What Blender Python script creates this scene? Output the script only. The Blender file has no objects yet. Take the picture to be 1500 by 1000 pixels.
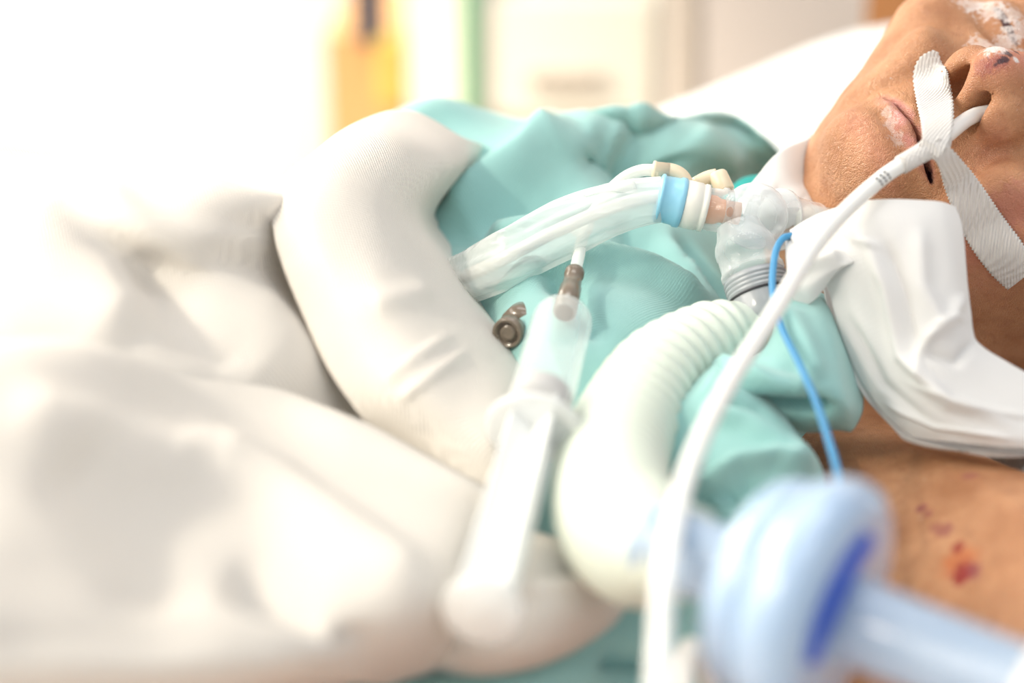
import bpy, bmesh, math, random
import numpy as np
from mathutils import Vector, Matrix
from mathutils.bvhtree import BVHTree

random.seed(4); rng = np.random.default_rng(7)
SC = bpy.context.scene
COL = SC.collection

# ------------------------------------------------------------------ camera
PITCH = math.radians(22.0)
CAM = np.array([0.0, 0.0, 0.40])            # z = 0 is the mattress top
FPX = 2500.0                                # focal length in pixels of the 1500x1000 frame
RT = np.array([1.0, 0, 0])
UP = np.array([0, math.sin(PITCH), math.cos(PITCH)])
FW = np.array([0, math.cos(PITCH), -math.sin(PITCH)])
cd = bpy.data.cameras.new('camera'); cam = bpy.data.objects.new('camera', cd); COL.objects.link(cam)
cd.sensor_width = 36.0; cd.lens = 60.0; cd.clip_start = 0.02; cd.clip_end = 50
cam.location = CAM; cam.rotation_euler = (math.pi/2 - PITCH, 0, 0)
cd.dof.use_dof = True; cd.dof.focus_distance = 0.60; cd.dof.aperture_fstop = 3.3
SC.camera = cam

# ------------------------------------------------------------------ light
SC.view_settings.view_transform = 'Standard'; SC.view_settings.look = 'None'
SC.view_settings.gamma = 1.0; SC.view_settings.use_curve_mapping = False
SC.view_settings.exposure = -0.16
w = bpy.data.worlds.new('room_light'); SC.world = w; w.use_nodes = True
w.node_tree.nodes['Background'].inputs[0].default_value = (0.98, 0.985, 1.0, 1)
w.node_tree.nodes['Background'].inputs[1].default_value = 0.68

def area(name, loc, target, sx, sy, power, col):
    l = bpy.data.lights.new(name, 'AREA'); l.shape = 'RECTANGLE'; l.size = sx; l.size_y = sy
    l.energy = power; l.color = col
    o = bpy.data.objects.new(name, l); COL.objects.link(o); o.location = loc
    o.rotation_euler = (Vector(target) - Vector(loc)).to_track_quat('-Z', 'Y').to_euler()
    return o
area('window_daylight', (-1.28, 0.50, 0.95), (-0.25, 0.5, 0.1), 1.8, 1.0, 34, (1.0, 0.92, 0.80))
sun = bpy.data.lights.new('sun', 'SUN'); sun.energy = 7.5; sun.color = (1.0, 0.90, 0.74); sun.angle = math.radians(11)
so = bpy.data.objects.new('sun', sun); COL.objects.link(so)
so.rotation_euler = Vector((math.cos(math.radians(40))*.80, math.cos(math.radians(40))*.60, -math.sin(math.radians(40)))).to_track_quat('-Z', 'Y').to_euler()
area('back_wall_fill', (-1.28, 2.0, 0.85), (0.0, 1.75, 0.1), 0.7, 1.0, 38, (1.0, 0.93, 0.82))  # fill added from an unseen side opening to brighten the back wall
area('near_side_fill', (0.45, -0.35, 1.92), (0.2, 0.5, 0.1), 1.2, 0.6, 8, (1.0, 0.98, 0.96))  # fill added on the camera side to lift the dark cheek and jaw
area('ceiling_lamp_light', (0.1, 0.9, 1.92), (0.1, 0.7, 0.1), 1.2, 0.6, 12, (1.0, 0.98, 0.96))

# ------------------------------------------------------------------ placing helpers
def P(px, py, d):
    """point seen at pixel (px,py) at distance d along the view axis"""
    return CAM + RT*((px-750)/FPX*d) + UP*((500-py)/FPX*d) + FW*d
def Pz(px, py, z):
    """point seen at pixel (px,py) at world height z"""
    r = RT*((px-750)/FPX) + UP*((500-py)/FPX) + FW
    t = (z-CAM[2])/r[2]
    return CAM + r*t
def proj(p):
    q = np.asarray(p) - CAM
    d = q@FW
    return np.stack([750+FPX*(q@RT)/d, 500-FPX*(q@UP)/d, d], -1)
def nrm(v):
    v = np.asarray(v, float); return v/np.linalg.norm(v)

# ------------------------------------------------------------------ object helpers
def tag(o, label=None, cat=None, group=None, kind=None):
    if label: o['label'] = label
    if cat: o['category'] = cat
    if group: o['group'] = group
    if kind: o['kind'] = kind
    return o
def thing(name, label, cat, loc=(0, 0, 0), group=None):
    o = bpy.data.objects.new(name, None); COL.objects.link(o); o.location = tuple(loc)
    o.empty_display_size = 0.02
    return tag(o, label, cat, group)
def mesh(name, V, F, mat, parent=None, smooth=True, label=None):
    V = np.asarray(V, float)
    if parent is not None:
        base = np.zeros(3); q = parent
        while q is not None:
            base = base + np.array(q.location); q = q.parent
        V = V - base
    me = bpy.data.meshes.new(name)
    me.from_pydata(V.tolist(), [], [list(map(int, f)) for f in F] if not isinstance(F, np.ndarray) else F.tolist())
    me.validate(); me.update()
    bm = bmesh.new(); bm.from_mesh(me); bmesh.ops.recalc_face_normals(bm, faces=bm.faces); bm.to_mesh(me); bm.free()
    if smooth: me.polygons.foreach_set('use_smooth', [True]*len(me.polygons))
    o = bpy.data.objects.new(name, me); COL.objects.link(o)
    if mat: me.materials.append(mat)
    if parent is not None: o.parent = parent
    if label: o['label'] = label
    return o
def join(parts):
    V = []; F = []; n = 0
    for v, f in parts:
        V.append(np.asarray(v)); F += [[int(a)+n for a in q] for q in f]; n += len(v)
    return np.concatenate(V), F
def boxg(c, s, rz=0.0):
    c = np.array(c); s = np.array(s)/2
    V = np.array([[x, y, z] for x in (-1, 1) for y in (-1, 1) for z in (-1, 1)])*s
    R = np.array([[math.cos(rz), -math.sin(rz), 0], [math.sin(rz), math.cos(rz), 0], [0, 0, 1]])
    return V@R.T + c, [[0, 1, 3, 2], [4, 6, 7, 5], [0, 4, 5, 1], [2, 3, 7, 6], [0, 2, 6, 4], [1, 5, 7, 3]]
def bevel(o, w=0.004, n=3):
    m = o.modifiers.new('bevel', 'BEVEL'); m.width = w; m.segments = n; m.limit_method = 'ANGLE'
    return o
def frame_from(axis):
    a = nrm(axis); h = np.array([0, 0, 1.0]) if abs(a[2]) < 0.9 else np.array([1.0, 0, 0])
    u = nrm(np.cross(h, a)); return u, np.cross(a, u), a
def lathe(p0, axis, prof, n=48, cap=True):
    """revolve profile [(t, r)] round axis from p0"""
    u, v, a = frame_from(axis); p0 = np.asarray(p0)
    th = np.linspace(0, 2*np.pi, n, endpoint=False)
    V = []; F = []
    for t, r in prof:
        V.append(p0 + a*t + r*(np.cos(th)[:, None]*u + np.sin(th)[:, None]*v))
    m = len(prof)
    for i in range(m-1):
        for j in range(n):
            k = (j+1) % n
            F.append([i*n+j, i*n+k, (i+1)*n+k, (i+1)*n+j])
    if cap:
        F.append([j for j in range(n)][::-1]); F.append([(m-1)*n+j for j in range(n)])
    return np.concatenate(V), F
def crm(Q, n):
    """Catmull-Rom along axis 0 of Q, n samples per span"""
    Q = np.asarray(Q, float)
    E = np.concatenate([2*Q[:1]-Q[1:2], Q, 2*Q[-1:]-Q[-2:-1]])
    out = []
    for i in range(len(Q)-1):
        p0, p1, p2, p3 = E[i], E[i+1], E[i+2], E[i+3]
        for k in range(n):
            t = k/n
            out.append(0.5*((2*p1)+(-p0+p2)*t+(2*p0-5*p1+4*p2-p3)*t*t+(-p0+3*p1-3*p2+p3)*t**3))
    out.append(Q[-1]); return np.array(out)
def resample(path, step):
    path = np.asarray(path); s = np.concatenate([[0], np.cumsum(np.linalg.norm(np.diff(path, axis=0), axis=1))])
    n = max(3, int(s[-1]/step)+1); t = np.linspace(0, s[-1], n)
    return np.stack([np.interp(t, s, path[:, k]) for k in range(path.shape[1])], -1), t
def sweep(path, rad, n=20, squash=None, cap=True):
    """tube along path (k,3) with radius per point"""
    path = np.asarray(path); k = len(path); rad = np.broadcast_to(rad, (k,))
    T = np.gradient(path, axis=0); T /= np.linalg.norm(T, axis=1)[:, None]
    u = nrm(np.cross(T[0], [0, 0, 1.0]) if abs(T[0][2]) < .95 else np.cross(T[0], [1.0, 0, 0]))
    th = np.linspace(0, 2*np.pi, n, endpoint=False); V = []; F = []
    for i in range(k):
        u = u - T[i]*(u@T[i]); u = u/np.linalg.norm(u); v = np.cross(T[i], u)
        r1 = rad[i]; r2 = rad[i]*(squash[i] if squash is not None else 1)
        V.append(path[i] + r1*np.cos(th)[:, None]*u + r2*np.sin(th)[:, None]*v)
    for i in range(k-1):
        for j in range(n):
            q = (j+1) % n; F.append([i*n+j, i*n+q, (i+1)*n+q, (i+1)*n+j])
    if cap: F.append(list(range(n))[::-1]); F.append([(k-1)*n+j for j in range(n)])
    return np.concatenate(V), F
def spline(pts, step=0.002, n=16):
    return resample(crm(pts, n), step)

def sinoise(p, freq, k=10, seed=0):
    r = np.random.default_rng(seed); out = 0
    for i in range(k):
        d = r.normal(size=3); d /= np.linalg.norm(d)
        out = out + np.sin(p@(d*freq*r.uniform(.6, 1.5)) + r.uniform(0, 6.28))
    return out/math.sqrt(k)
def seg_dist(q, line):
    """distance in pixels from q (n,2) to polyline, and position 0..1 along it"""
    line = np.asarray(line, float); best = np.full(len(q), 1e9); pos = np.zeros(len(q)); side = np.zeros(len(q))
    L = np.concatenate([[0], np.cumsum(np.linalg.norm(np.diff(line, axis=0), axis=1))])
    for i in range(len(line)-1):
        a, b = line[i], line[i+1]; ab = b-a
        t = np.clip(((q-a)@ab)/(ab@ab), 0, 1); e = q-(a+t[:, None]*ab); d = np.hypot(e[:, 0], e[:, 1])
        s = np.sign(ab[0]*e[:, 1]-ab[1]*e[:, 0]); m = d < best
        best[m] = d[m]; pos[m] = ((L[i]+t*np.linalg.norm(ab))/L[-1])[m]; side[m] = s[m]
    return best, pos, side
def patch_points(grid, nu=10, nv=10):
    G = np.asarray(grid, float)
    A = crm(G, nu); A = crm(np.swapaxes(A, 0, 1), nv); return np.swapaxes(A, 0, 1)
def grid_normals(S):
    du = np.gradient(S, axis=0); dv = np.gradient(S, axis=1); N = np.cross(du, dv)
    N /= np.linalg.norm(N, axis=-1)[..., None]+1e-12
    if N[..., 2].mean() < 0: N = -N
    return N
def grid_faces(a, b):
    i = np.arange(a-1)[:, None]*b + np.arange(b-1)[None, :]
    return np.stack([i, i+b, i+b+1, i+1], -1).reshape(-1, 4)
def cloth(name, grid, mat, parent, nu=12, nv=12, folds=(), noise=(), thick=0.0012, label=None):
    """draped cloth: smooth surface through a grid of points, folds raised along lines, then thickened"""
    S = patch_points(grid, nu, nv); N = grid_normals(S)
    sh = S.shape[:2]; p = S.reshape(-1, 3); n = N.reshape(-1, 3); pj = proj(p)[:, :2]; h = np.zeros(len(p))
    for line, wd, amp in folds:
        d, t, sd = seg_dist(pj, line)
        h += amp*np.exp(-(d/wd)**2)*np.clip(np.minimum(t, 1-t)*5+.15, 0, 1)
    for fr, amp, seed in noise:
        h += amp*sinoise(p, fr, 9, seed)
    p = p + n*h[:, None]
    F = grid_faces(*sh)
    o = mesh(name, p, F, mat, parent, label=label)
    m = o.modifiers.new('thickness', 'SOLIDIFY'); m.thickness = thick; m.offset = -1
    return o

# ------------------------------------------------------------------ materials
def new_mat(name):
    m = bpy.data.materials.new(name); m.use_nodes = True; nt = m.node_tree
    return m, nt, nt.nodes['Principled BSDF']
def nd(nt, t, **kw):
    n = nt.nodes.new(t)
    for k, v in kw.items(): setattr(n, k, v)
    return n
def simple(name, col, rough=.5, bump=None, sss=0, sheen=0, var=0, spec=.5, coat=0):
    m, nt, b = new_mat(name)
    b.inputs['Base Color'].default_value = (*col, 1); b.inputs['Roughness'].default_value = rough
    b.inputs['Specular IOR Level'].default_value = spec
    b.inputs['Coat Weight'].default_value = coat
    if sss:
        b.inputs['Subsurface Weight'].default_value = sss; b.inputs['Subsurface Radius'].default_value = (1, .9, .8)
        b.inputs['Subsurface Scale'].default_value = .004
    if sheen: b.inputs['Sheen Weight'].default_value = sheen
    tc = nd(nt, 'ShaderNodeTexCoord')
    if var:
        n = nd(nt, 'ShaderNodeTexNoise'); n.inputs['Scale'].default_value = 25; n.inputs['Detail'].default_value = 6
        nt.links.new(tc.outputs['Object'], n.inputs['Vector'])
        mx = nd(nt, 'ShaderNodeMix', data_type='RGBA')
        mx.inputs[6].default_value = (*[c*(1-var) for c in col], 1); mx.inputs[7].default_value = (*[min(1, c*(1+var)) for c in col], 1)
        nt.links.new(n.outputs['Fac'], mx.inputs[0]); nt.links.new(mx.outputs[2], b.inputs['Base Color'])
    if bump:
        sc, st, dist = bump
        n = nd(nt, 'ShaderNodeTexNoise'); n.inputs['Scale'].default_value = sc; n.inputs['Detail'].default_value = 4
        nt.links.new(tc.outputs['Object'], n.inputs['Vector'])
        bp = nd(nt, 'ShaderNodeBump'); bp.inputs['Strength'].default_value = st; bp.inputs['Distance'].default_value = dist
        nt.links.new(n.outputs['Fac'], bp.inputs['Height']); nt.links.new(bp.outputs['Normal'], b.inputs['Normal'])
    return m
def woven(name, col, thread=900., strength=.35, var=.06, sheen=.3, rot=(0, 0, .6), rough=.9, trans=0):
    """woven cloth: two crossed thread waves plus lint noise"""
    m, nt, b = new_mat(name); tc = nd(nt, 'ShaderNodeTexCoord'); mp = nd(nt, 'ShaderNodeMapping')
    mp.inputs['Rotation'].default_value = rot; nt.links.new(tc.outputs['Object'], mp.inputs['Vector'])
    hs = []
    for ax in ('X', 'Y'):
        wv = nd(nt, 'ShaderNodeTexWave', wave_type='BANDS', bands_direction=ax); wv.inputs['Scale'].default_value = thread/6.28
        wv.inputs['Distortion'].default_value = .8; wv.inputs['Detail'].default_value = 1
        nt.links.new(mp.outputs[0], wv.inputs['Vector']); hs.append(wv.outputs['Fac'])
    mul = nd(nt, 'ShaderNodeMath', operation='ADD'); nt.links.new(hs[0], mul.inputs[0]); nt.links.new(hs[1], mul.inputs[1])
    ns = nd(nt, 'ShaderNodeTexNoise'); ns.inputs['Scale'].default_value = 220; ns.inputs['Detail'].default_value = 5
    nt.links.new(tc.outputs['Object'], ns.inputs['Vector'])
    ad = nd(nt, 'ShaderNodeMath', operation='ADD'); nt.links.new(mul.outputs[0], ad.inputs[0]); nt.links.new(ns.outputs['Fac'], ad.inputs[1])
    bp = nd(nt, 'ShaderNodeBump'); bp.inputs['Strength'].default_value = strength; bp.inputs['Distance'].default_value = .0006
    nt.links.new(ad.outputs[0], bp.inputs['Height']); nt.links.new(bp.outputs['Normal'], b.inputs['Normal'])
    mx = nd(nt, 'ShaderNodeMix', data_type='RGBA')
    mx.inputs[6].default_value = (*[c*(1-var) for c in col], 1); mx.inputs[7].default_value = (*[min(1, c*(1+var)) for c in col], 1)
    n2 = nd(nt, 'ShaderNodeTexNoise'); n2.inputs['Scale'].default_value = 60; n2.inputs['Detail'].default_value = 6
    nt.links.new(tc.outputs['Object'], n2.inputs['Vector']); nt.links.new(n2.outputs['Fac'], mx.inputs[0])
    nt.links.new(mx.outputs[2], b.inputs['Base Color'])
    b.inputs['Roughness'].default_value = rough; b.inputs['Sheen Weight'].default_value = sheen
    b.inputs['Specular IOR Level'].default_value = .2
    if trans:
        tr = nd(nt, 'ShaderNodeBsdfTranslucent'); nt.links.new(mx.outputs[2], tr.inputs['Color'])
        ms = nd(nt, 'ShaderNodeMixShader'); ms.inputs[0].default_value = trans
        nt.links.new(b.outputs[0], ms.inputs[1]); nt.links.new(tr.outputs[0], ms.inputs[2])
        nt.links.new(ms.outputs[0], nt.nodes['Material Output'].inputs['Surface'])
    return m
def clear(name, col=(.95, .97, .97), body=.3, rough=.12, edge=.75, bump=None):
    """thin clear plastic: see-through face on, milkier and shinier at the rim"""
    m, nt, b = new_mat(name)
    b.inputs['Base Color'].default_value = (*col, 1); b.inputs['Roughness'].default_value = rough; b.inputs['Specular IOR Level'].default_value = .8
    tr = nd(nt, 'ShaderNodeBsdfTransparent'); tr.inputs['Color'].default_value = (*[min(1, c*1.02) for c in col], 1)
    lw = nd(nt, 'ShaderNodeLayerWeight'); lw.inputs['Blend'].default_value = .35
    mr = nd(nt, 'ShaderNodeMapRange'); mr.inputs['To Min'].default_value = body; mr.inputs['To Max'].default_value = edge
    nt.links.new(lw.outputs['Facing'], mr.inputs['Value'])
    ms = nd(nt, 'ShaderNodeMixShader'); nt.links.new(mr.outputs[0], ms.inputs[0])
    nt.links.new(tr.outputs[0], ms.inputs[1]); nt.links.new(b.outputs[0], ms.inputs[2])
    nt.links.new(ms.outputs[0], nt.nodes['Material Output'].inputs['Surface'])
    if bump:
        tc = nd(nt, 'ShaderNodeTexCoord'); mp = nd(nt, 'ShaderNodeMapping'); mp.inputs['Scale'].default_value = bump[1]
        mp.inputs['Rotation'].default_value = bump[2]
        n = nd(nt, 'ShaderNodeTexNoise'); n.inputs['Scale'].default_value = bump[0]; n.inputs['Detail'].default_value = 3
        nt.links.new(tc.outputs['Object'], mp.inputs['Vector']); nt.links.new(mp.outputs[0], n.inputs['Vector'])
        bp = nd(nt, 'ShaderNodeBump'); bp.inputs['Strength'].default_value = bump[3]; bp.inputs['Distance'].default_value = .003
        nt.links.new(n.outputs['Fac'], bp.inputs['Height']); nt.links.new(bp.outputs['Normal'], b.inputs['Normal'])
    return m
def skin_material():
    m, nt, b = new_mat('skin'); L = nt.links
    tc = nd(nt, 'ShaderNodeTexCoord')
    def noise(sc, det=5, rough=.55):
        n = nd(nt, 'ShaderNodeTexNoise'); n.inputs['Scale'].default_value = sc; n.inputs['Detail'].default_value = det
        n.inputs['Roughness'].default_value = rough; L.new(tc.outputs['Object'], n.inputs['Vector']); return n.outputs['Fac']
    def mix(f, a, c):
        x = nd(nt, 'ShaderNodeMix', data_type='RGBA')
        for k, v in ((6, a), (7, c)):
            if isinstance(v, tuple): x.inputs[k].default_value = (*v, 1)
            else: L.new(v, x.inputs[k])
        L.new(f, x.inputs[0]); return x.outputs[2]
    def ramp(f, a, c):
        r = nd(nt, 'ShaderNodeMapRange'); r.inputs['From Min'].default_value = a; r.inputs['From Max'].default_value = c
        L.new(f, r.inputs['Value']); return r.outputs[0]
    def attr(nm):
        a = nd(nt, 'ShaderNodeAttribute'); a.attribute_name = nm; return a.outputs['Fac']
    def math_(op, a, c):
        x = nd(nt, 'ShaderNodeMath', operation=op)
        for k, v in ((0, a), (1, c)):
            if isinstance(v, (int, float)): x.inputs[k].default_value = v
            else: L.new(v, x.inputs[k])
        return x.outputs[0]
    base = mix(ramp(noise(45, 7), .3, .7), (.41, .175, .075), (.63, .32, .165))
    base = mix(math_('MULTIPLY', ramp(noise(260, 4), .5, .75), .45), base, (.33, .12, .05))
    base = mix(math_('MULTIPLY', attr('red'), math_('ADD', math_('MULTIPLY', noise(120), .8), .2)), base, (.62, .19, .15))
    base = mix(math_('MULTIPLY', attr('lip'), ramp(noise(150), .2, .6)), base, (.58, .25, .22))
    fl = ramp(math_('ADD', attr('flake'), math_('MULTIPLY', math_('SUBTRACT', noise(330, 6, .7), .5), 1.3)), .45, .62)
    base = mix(math_('MULTIPLY', fl, .85), base, (.86, .80, .77))
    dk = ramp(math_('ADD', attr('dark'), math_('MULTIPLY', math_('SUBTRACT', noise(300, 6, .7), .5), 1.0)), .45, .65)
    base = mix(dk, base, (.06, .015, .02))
    L.new(base, b.inputs['Base Color'])
    b.inputs['Roughness'].default_value = .40; b.inputs['Subsurface Weight'].default_value = .12
    b.inputs['Subsurface Radius'].default_value = (1, .35, .2); b.inputs['Subsurface Scale'].default_value = .003
    vo = nd(nt, 'ShaderNodeTexVoronoi', feature='DISTANCE_TO_EDGE'); vo.inputs['Scale'].default_value = 300
    wn = nd(nt, 'ShaderNodeTexNoise'); wn.inputs['Scale'].default_value = 120; L.new(tc.outputs['Object'], wn.inputs['Vector'])
    wa = nd(nt, 'ShaderNodeVectorMath', operation='MULTIPLY_ADD'); wa.inputs[1].default_value = (.012,)*3
    L.new(wn.outputs['Color'], wa.inputs[0]); L.new(tc.outputs['Object'], wa.inputs[2]); L.new(wa.outputs[0], vo.inputs['Vector'])
    v2 = nd(nt, 'ShaderNodeTexVoronoi', feature='DISTANCE_TO_EDGE'); v2.inputs['Scale'].default_value = 1300; L.new(tc.outputs['Object'], v2.inputs['Vector'])
    e = math_('MULTIPLY', ramp(vo.outputs['Distance'], 0, .3), math_('ADD', math_('MULTIPLY', attr('wrinkle'), .5), .14))
    e2 = math_('MULTIPLY', ramp(v2.outputs['Distance'], 0, .25), .4)
    hh = math_('ADD', math_('ADD', e, e2), math_('MULTIPLY', noise(500, 3), .4))
    hh = math_('ADD', hh, math_('MULTIPLY', fl, .5))
    bp = nd(nt, 'ShaderNodeBump'); bp.inputs['Strength'].default_value = .55; bp.inputs['Distance'].default_value = .0012
    L.new(hh, bp.inputs['Height']); L.new(bp.outputs['Normal'], b.inputs['Normal'])
    return m

M_skin = skin_material()
M_gown = woven('teal_cotton', (.35, .64, .62), thread=2600, strength=.25, var=.07, sheen=.35, rough=.85, trans=.12)
M_blank = woven('white_blanket_cotton', (.89, .85, .785), thread=2000, strength=.55, var=.03, sheen=.3, rot=(0, 0, -.35), trans=.15)
M_sheet = woven('white_sheet', (.84, .85, .85), thread=2600, strength=.15, var=.02, sheen=.1)
M_tissue = woven('paper_tissue', (.88, .88, .87), thread=3600, strength=.12, var=.015, sheen=.1, rough=.8, trans=.25)
M_hem = simple('grey_overlock_thread', (.33, .33, .33), .9, (900, .6, .001))
M_ng = simple('feeding_tube_silicone', (.82, .83, .81), .25, sss=.3, spec=.6)
M_black = simple('black_print', (.02, .02, .025), .6)
M_tape = woven('cloth_tape', (.92, .90, .87), thread=1900, strength=.6, var=.02, sheen=.1, rough=.7, trans=.2)
M_clear = clear('clear_plastic', (.93, .95, .96), .15, .08, .8, bump=(160, (1, 1, 1), (0, 0, 0), .35))
M_sleeve = clear('thin_sleeve_film', (.94, .96, .95), .33, .10, .8, bump=(60, (.18, 1.4, 1.4), (0, 0, .2), .9))
M_barrel = clear('syringe_plastic', (.95, .97, .97), .07, .06, .55)
M_sky = simple('sky_blue_plastic', (.28, .60, .78), .3, sss=.15)
M_ivory = simple('ivory_plastic', (.80, .79, .73), .35, sss=.2)
M_beige = simple('beige_plastic', (.76, .66, .48), .3, sss=.15, coat=.3)
M_grey = clear('smoke_grey_plastic', (.48, .51, .54), .72, .2, .95)
M_corr = simple('pale_corrugated_plastic', (.66, .72, .64), .38, sss=.35)
M_filter = clear('pale_blue_plastic', (.46, .59, .76), .70, .14, .9)
M_filter2 = simple('pale_blue_plastic_rim', (.40, .54, .73), .25, sss=.25, coat=.4)
M_royal = simple('royal_blue_plastic', (.015, .07, .48), .35)
M_string = simple('blue_line_plastic', (.05, .27, .52), .35)
M_bronze = simple('brown_grey_plastic', (.17, .135, .10), .28, coat=.5)
M_white = simple('white_plastic', (.84, .85, .85), .3, sss=.2)
M_rubber = simple('grey_rubber', (.42, .40, .40), .6)
M_orange = simple('orange_print', (.80, .35, .16), .5)
M_wall = simple('painted_wall', (.70, .64, .60), .85, (40, .15, .002), var=.02)
M_wallw = simple('painted_side_wall', (.80, .74, .64), .85, (40, .15, .002), var=.02)
M_floor = simple('vinyl_floor', (.55, .48, .40), .4, (30, .05, .001), var=.06)
M_cream = simple('cream_laminate', (.80, .77, .68), .5, var=.02)
M_green = simple('green_edge', (.12, .38, .20), .5)
M_greyp = simple('warm_grey_panel', (.50, .44, .38), .6)
M_wood = simple('orange_wood', (.26, .105, .03), .4, (60, .2, .001), var=.18)
M_amber = simple('amber_wood', (.55, .31, .13), .5, var=.08)
M_yellow = simple('yellow_plastic', (.50, .36, .08), .4)
M_navy = simple('navy_cloth', (.03, .035, .06), .8)
M_lamp = None

# ------------------------------------------------------------------ axes of the bed and the head
B = nrm([.82, .57, 0]); WL = np.array([B[1], -B[0], 0]); Z = np.array([0, 0, 1.0])   # B: feet to head, WL: patient's left
def cv(r, u, c): return RT*r + UP*u - FW*c
Hh = nrm(cv(.935, .275, -.20)); Ah = cv(.02, .535, .83); Ah = nrm(Ah - Hh*(Ah@Hh)); Lh = np.cross(Hh, Ah)
MOUTH = P(1320, 187, .600)
NOTCH = np.array([.110, .575, .128])
Rh = np.stack([Lh, Ah, Hh], 1)                  # head cm -> world
def head(x, y, z): return MOUTH + Rh@np.array([x, y, z])*.01
def to_head(p): return (np.asarray(p)-MOUTH)@Rh*100
def torso(s, wl, z): return NOTCH - B*s + WL*wl + Z*z

# ------------------------------------------------------------------ the setting
FLOOR = -.68
o = mesh('floor', *boxg((0, .6, FLOOR-.02), (6.4, 5.2, .04)), M_floor, smooth=False); tag(o, 'warm beige vinyl hospital room floor', 'floor', kind='structure')
o = mesh('wall_back', *boxg((0, 2.62, .62), (6.4, .06, 2.6)), M_wall, smooth=False); tag(o, 'pale mauve grey painted wall behind the bed', 'wall', kind='structure')
V, F = join([boxg((-1.4, -1.45, 1.32), (.06, .9, 4.0)), boxg((-1.4, 2.48, 1.32), (.06, .22, 4.0)), boxg((-1.4, 1.60, 1.32), (.06, .06, 4.0)), boxg((-1.4, 2.0, -.235), (.06, .74, .89)), boxg((-1.4, 2.0, 2.32), (.06, .74, 2.0)), boxg((-1.4, .3, -.125), (.06, 2.6, 1.11)), boxg((-1.4, .3, 2.46), (.06, 2.6, 1.72))])
o = mesh('wall_left', V, F, M_wallw, smooth=False); tag(o, 'cream side wall with the bright window opening', 'wall', kind='structure')
wf = thing('window_1', 'white framed window in the cream side wall', 'window', (-1.4, .3, .43)); wf['kind'] = 'structure'
for nm, c, s in (('window_frame', (-1.4, -.975, 1.015), (.05, .05, 1.17)), ('window_frame', (-1.4, 1.575, 1.015), (.05, .05, 1.17)), ('window_frame', (-1.4, .3, 1.015), (.04, .04, 1.17)),
                 ('window_frame', (-1.4, .3, .455), (.05, 2.5, .05)), ('window_frame', (-1.4, .3, 1.575), (.05, 2.5, .05))):
    mesh(nm, *boxg(c, s), M_white, wf, smooth=False)
wf = thing('added_window', 'narrow unseen window added to light the back wall', 'window', (-1.4, 2.0, .21)); wf['kind'] = 'structure'  # out of view, added to go with the back wall fill
for c, s in (((-1.4, 1.655, .765), (.05, .05, 1.11)), ((-1.4, 2.345, .765), (.05, .05, 1.11)), ((-1.4, 2.0, .235), (.05, .64, .05)), ((-1.4, 2.0, 1.295), (.05, .64, .05))):
    mesh('window_frame', *boxg(c, s), M_white, wf, smooth=False)

# ------------------------------------------------------------------ the patient: one continuous skin surface
def axis_steps(spans):
    out = [spans[0][0]]
    for a, b_, st in spans:
        n = max(1, round((b_-a)/st)); out += list(np.linspace(a, b_, n+1)[1:])
    return np.array(out, np.float32)
xs = axis_steps([(-32, -12, 1.5), (-12, -6, .6), (-6, 6.2, .13), (6.2, 10, .22), (10, 12, .5), (12, 34, 1.2)])
ys = axis_steps([(-30, -20, 1.2), (-20, -12.5, .6), (-12.5, -4, .25), (-4, 3.2, .13), (3.2, 10, 1.2), (10, 16, 1.5)])
zs = axis_steps([(-58, -24, 1.4), (-24, -7, .6), (-7, 5.2, .13), (5.2, 9, .22), (9, 19, .8)])
GX, GY, GZ = np.meshgrid(xs, ys, zs, indexing='ij')
def ell(c, r, R=None):
    d = (GX-c[0], GY-c[1], GZ-c[2])
    if R is not None: d = tuple(R[0, k]*d[0]+R[1, k]*d[1]+R[2, k]*d[2] for k in range(3))
    k0 = np.sqrt((d[0]/r[0])**2+(d[1]/r[1])**2+(d[2]/r[2])**2)
    k1 = np.sqrt((d[0]/r[0]**2)**2+(d[1]/r[1]**2)**2+(d[2]/r[2]**2)**2)+1e-6
    return k0*(k0-1)/k1
def rc(a, b_, ra, rb):
    a = np.array(a, np.float32); b_ = np.array(b_, np.float32); ab = b_-a
    t = np.clip(((GX-a[0])*ab[0]+(GY-a[1])*ab[1]+(GZ-a[2])*ab[2])/float(ab@ab), 0, 1)
    return np.sqrt((GX-a[0]-t*ab[0])**2+(GY-a[1]-t*ab[1])**2+(GZ-a[2]-t*ab[2])**2)-(ra+(rb-ra)*t)
def su(a, b_, k):
    h = np.clip(.5+.5*(b_-a)/k, 0, 1); return b_*(1-h)+a*h-k*h*(1-h)
def ss(a, b_, k):                                # a minus b_
    return -su(-a, b_, k)
def rotm(ax, ang):
    return np.array(Matrix.Rotation(math.radians(ang), 3, ax), np.float32)

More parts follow.
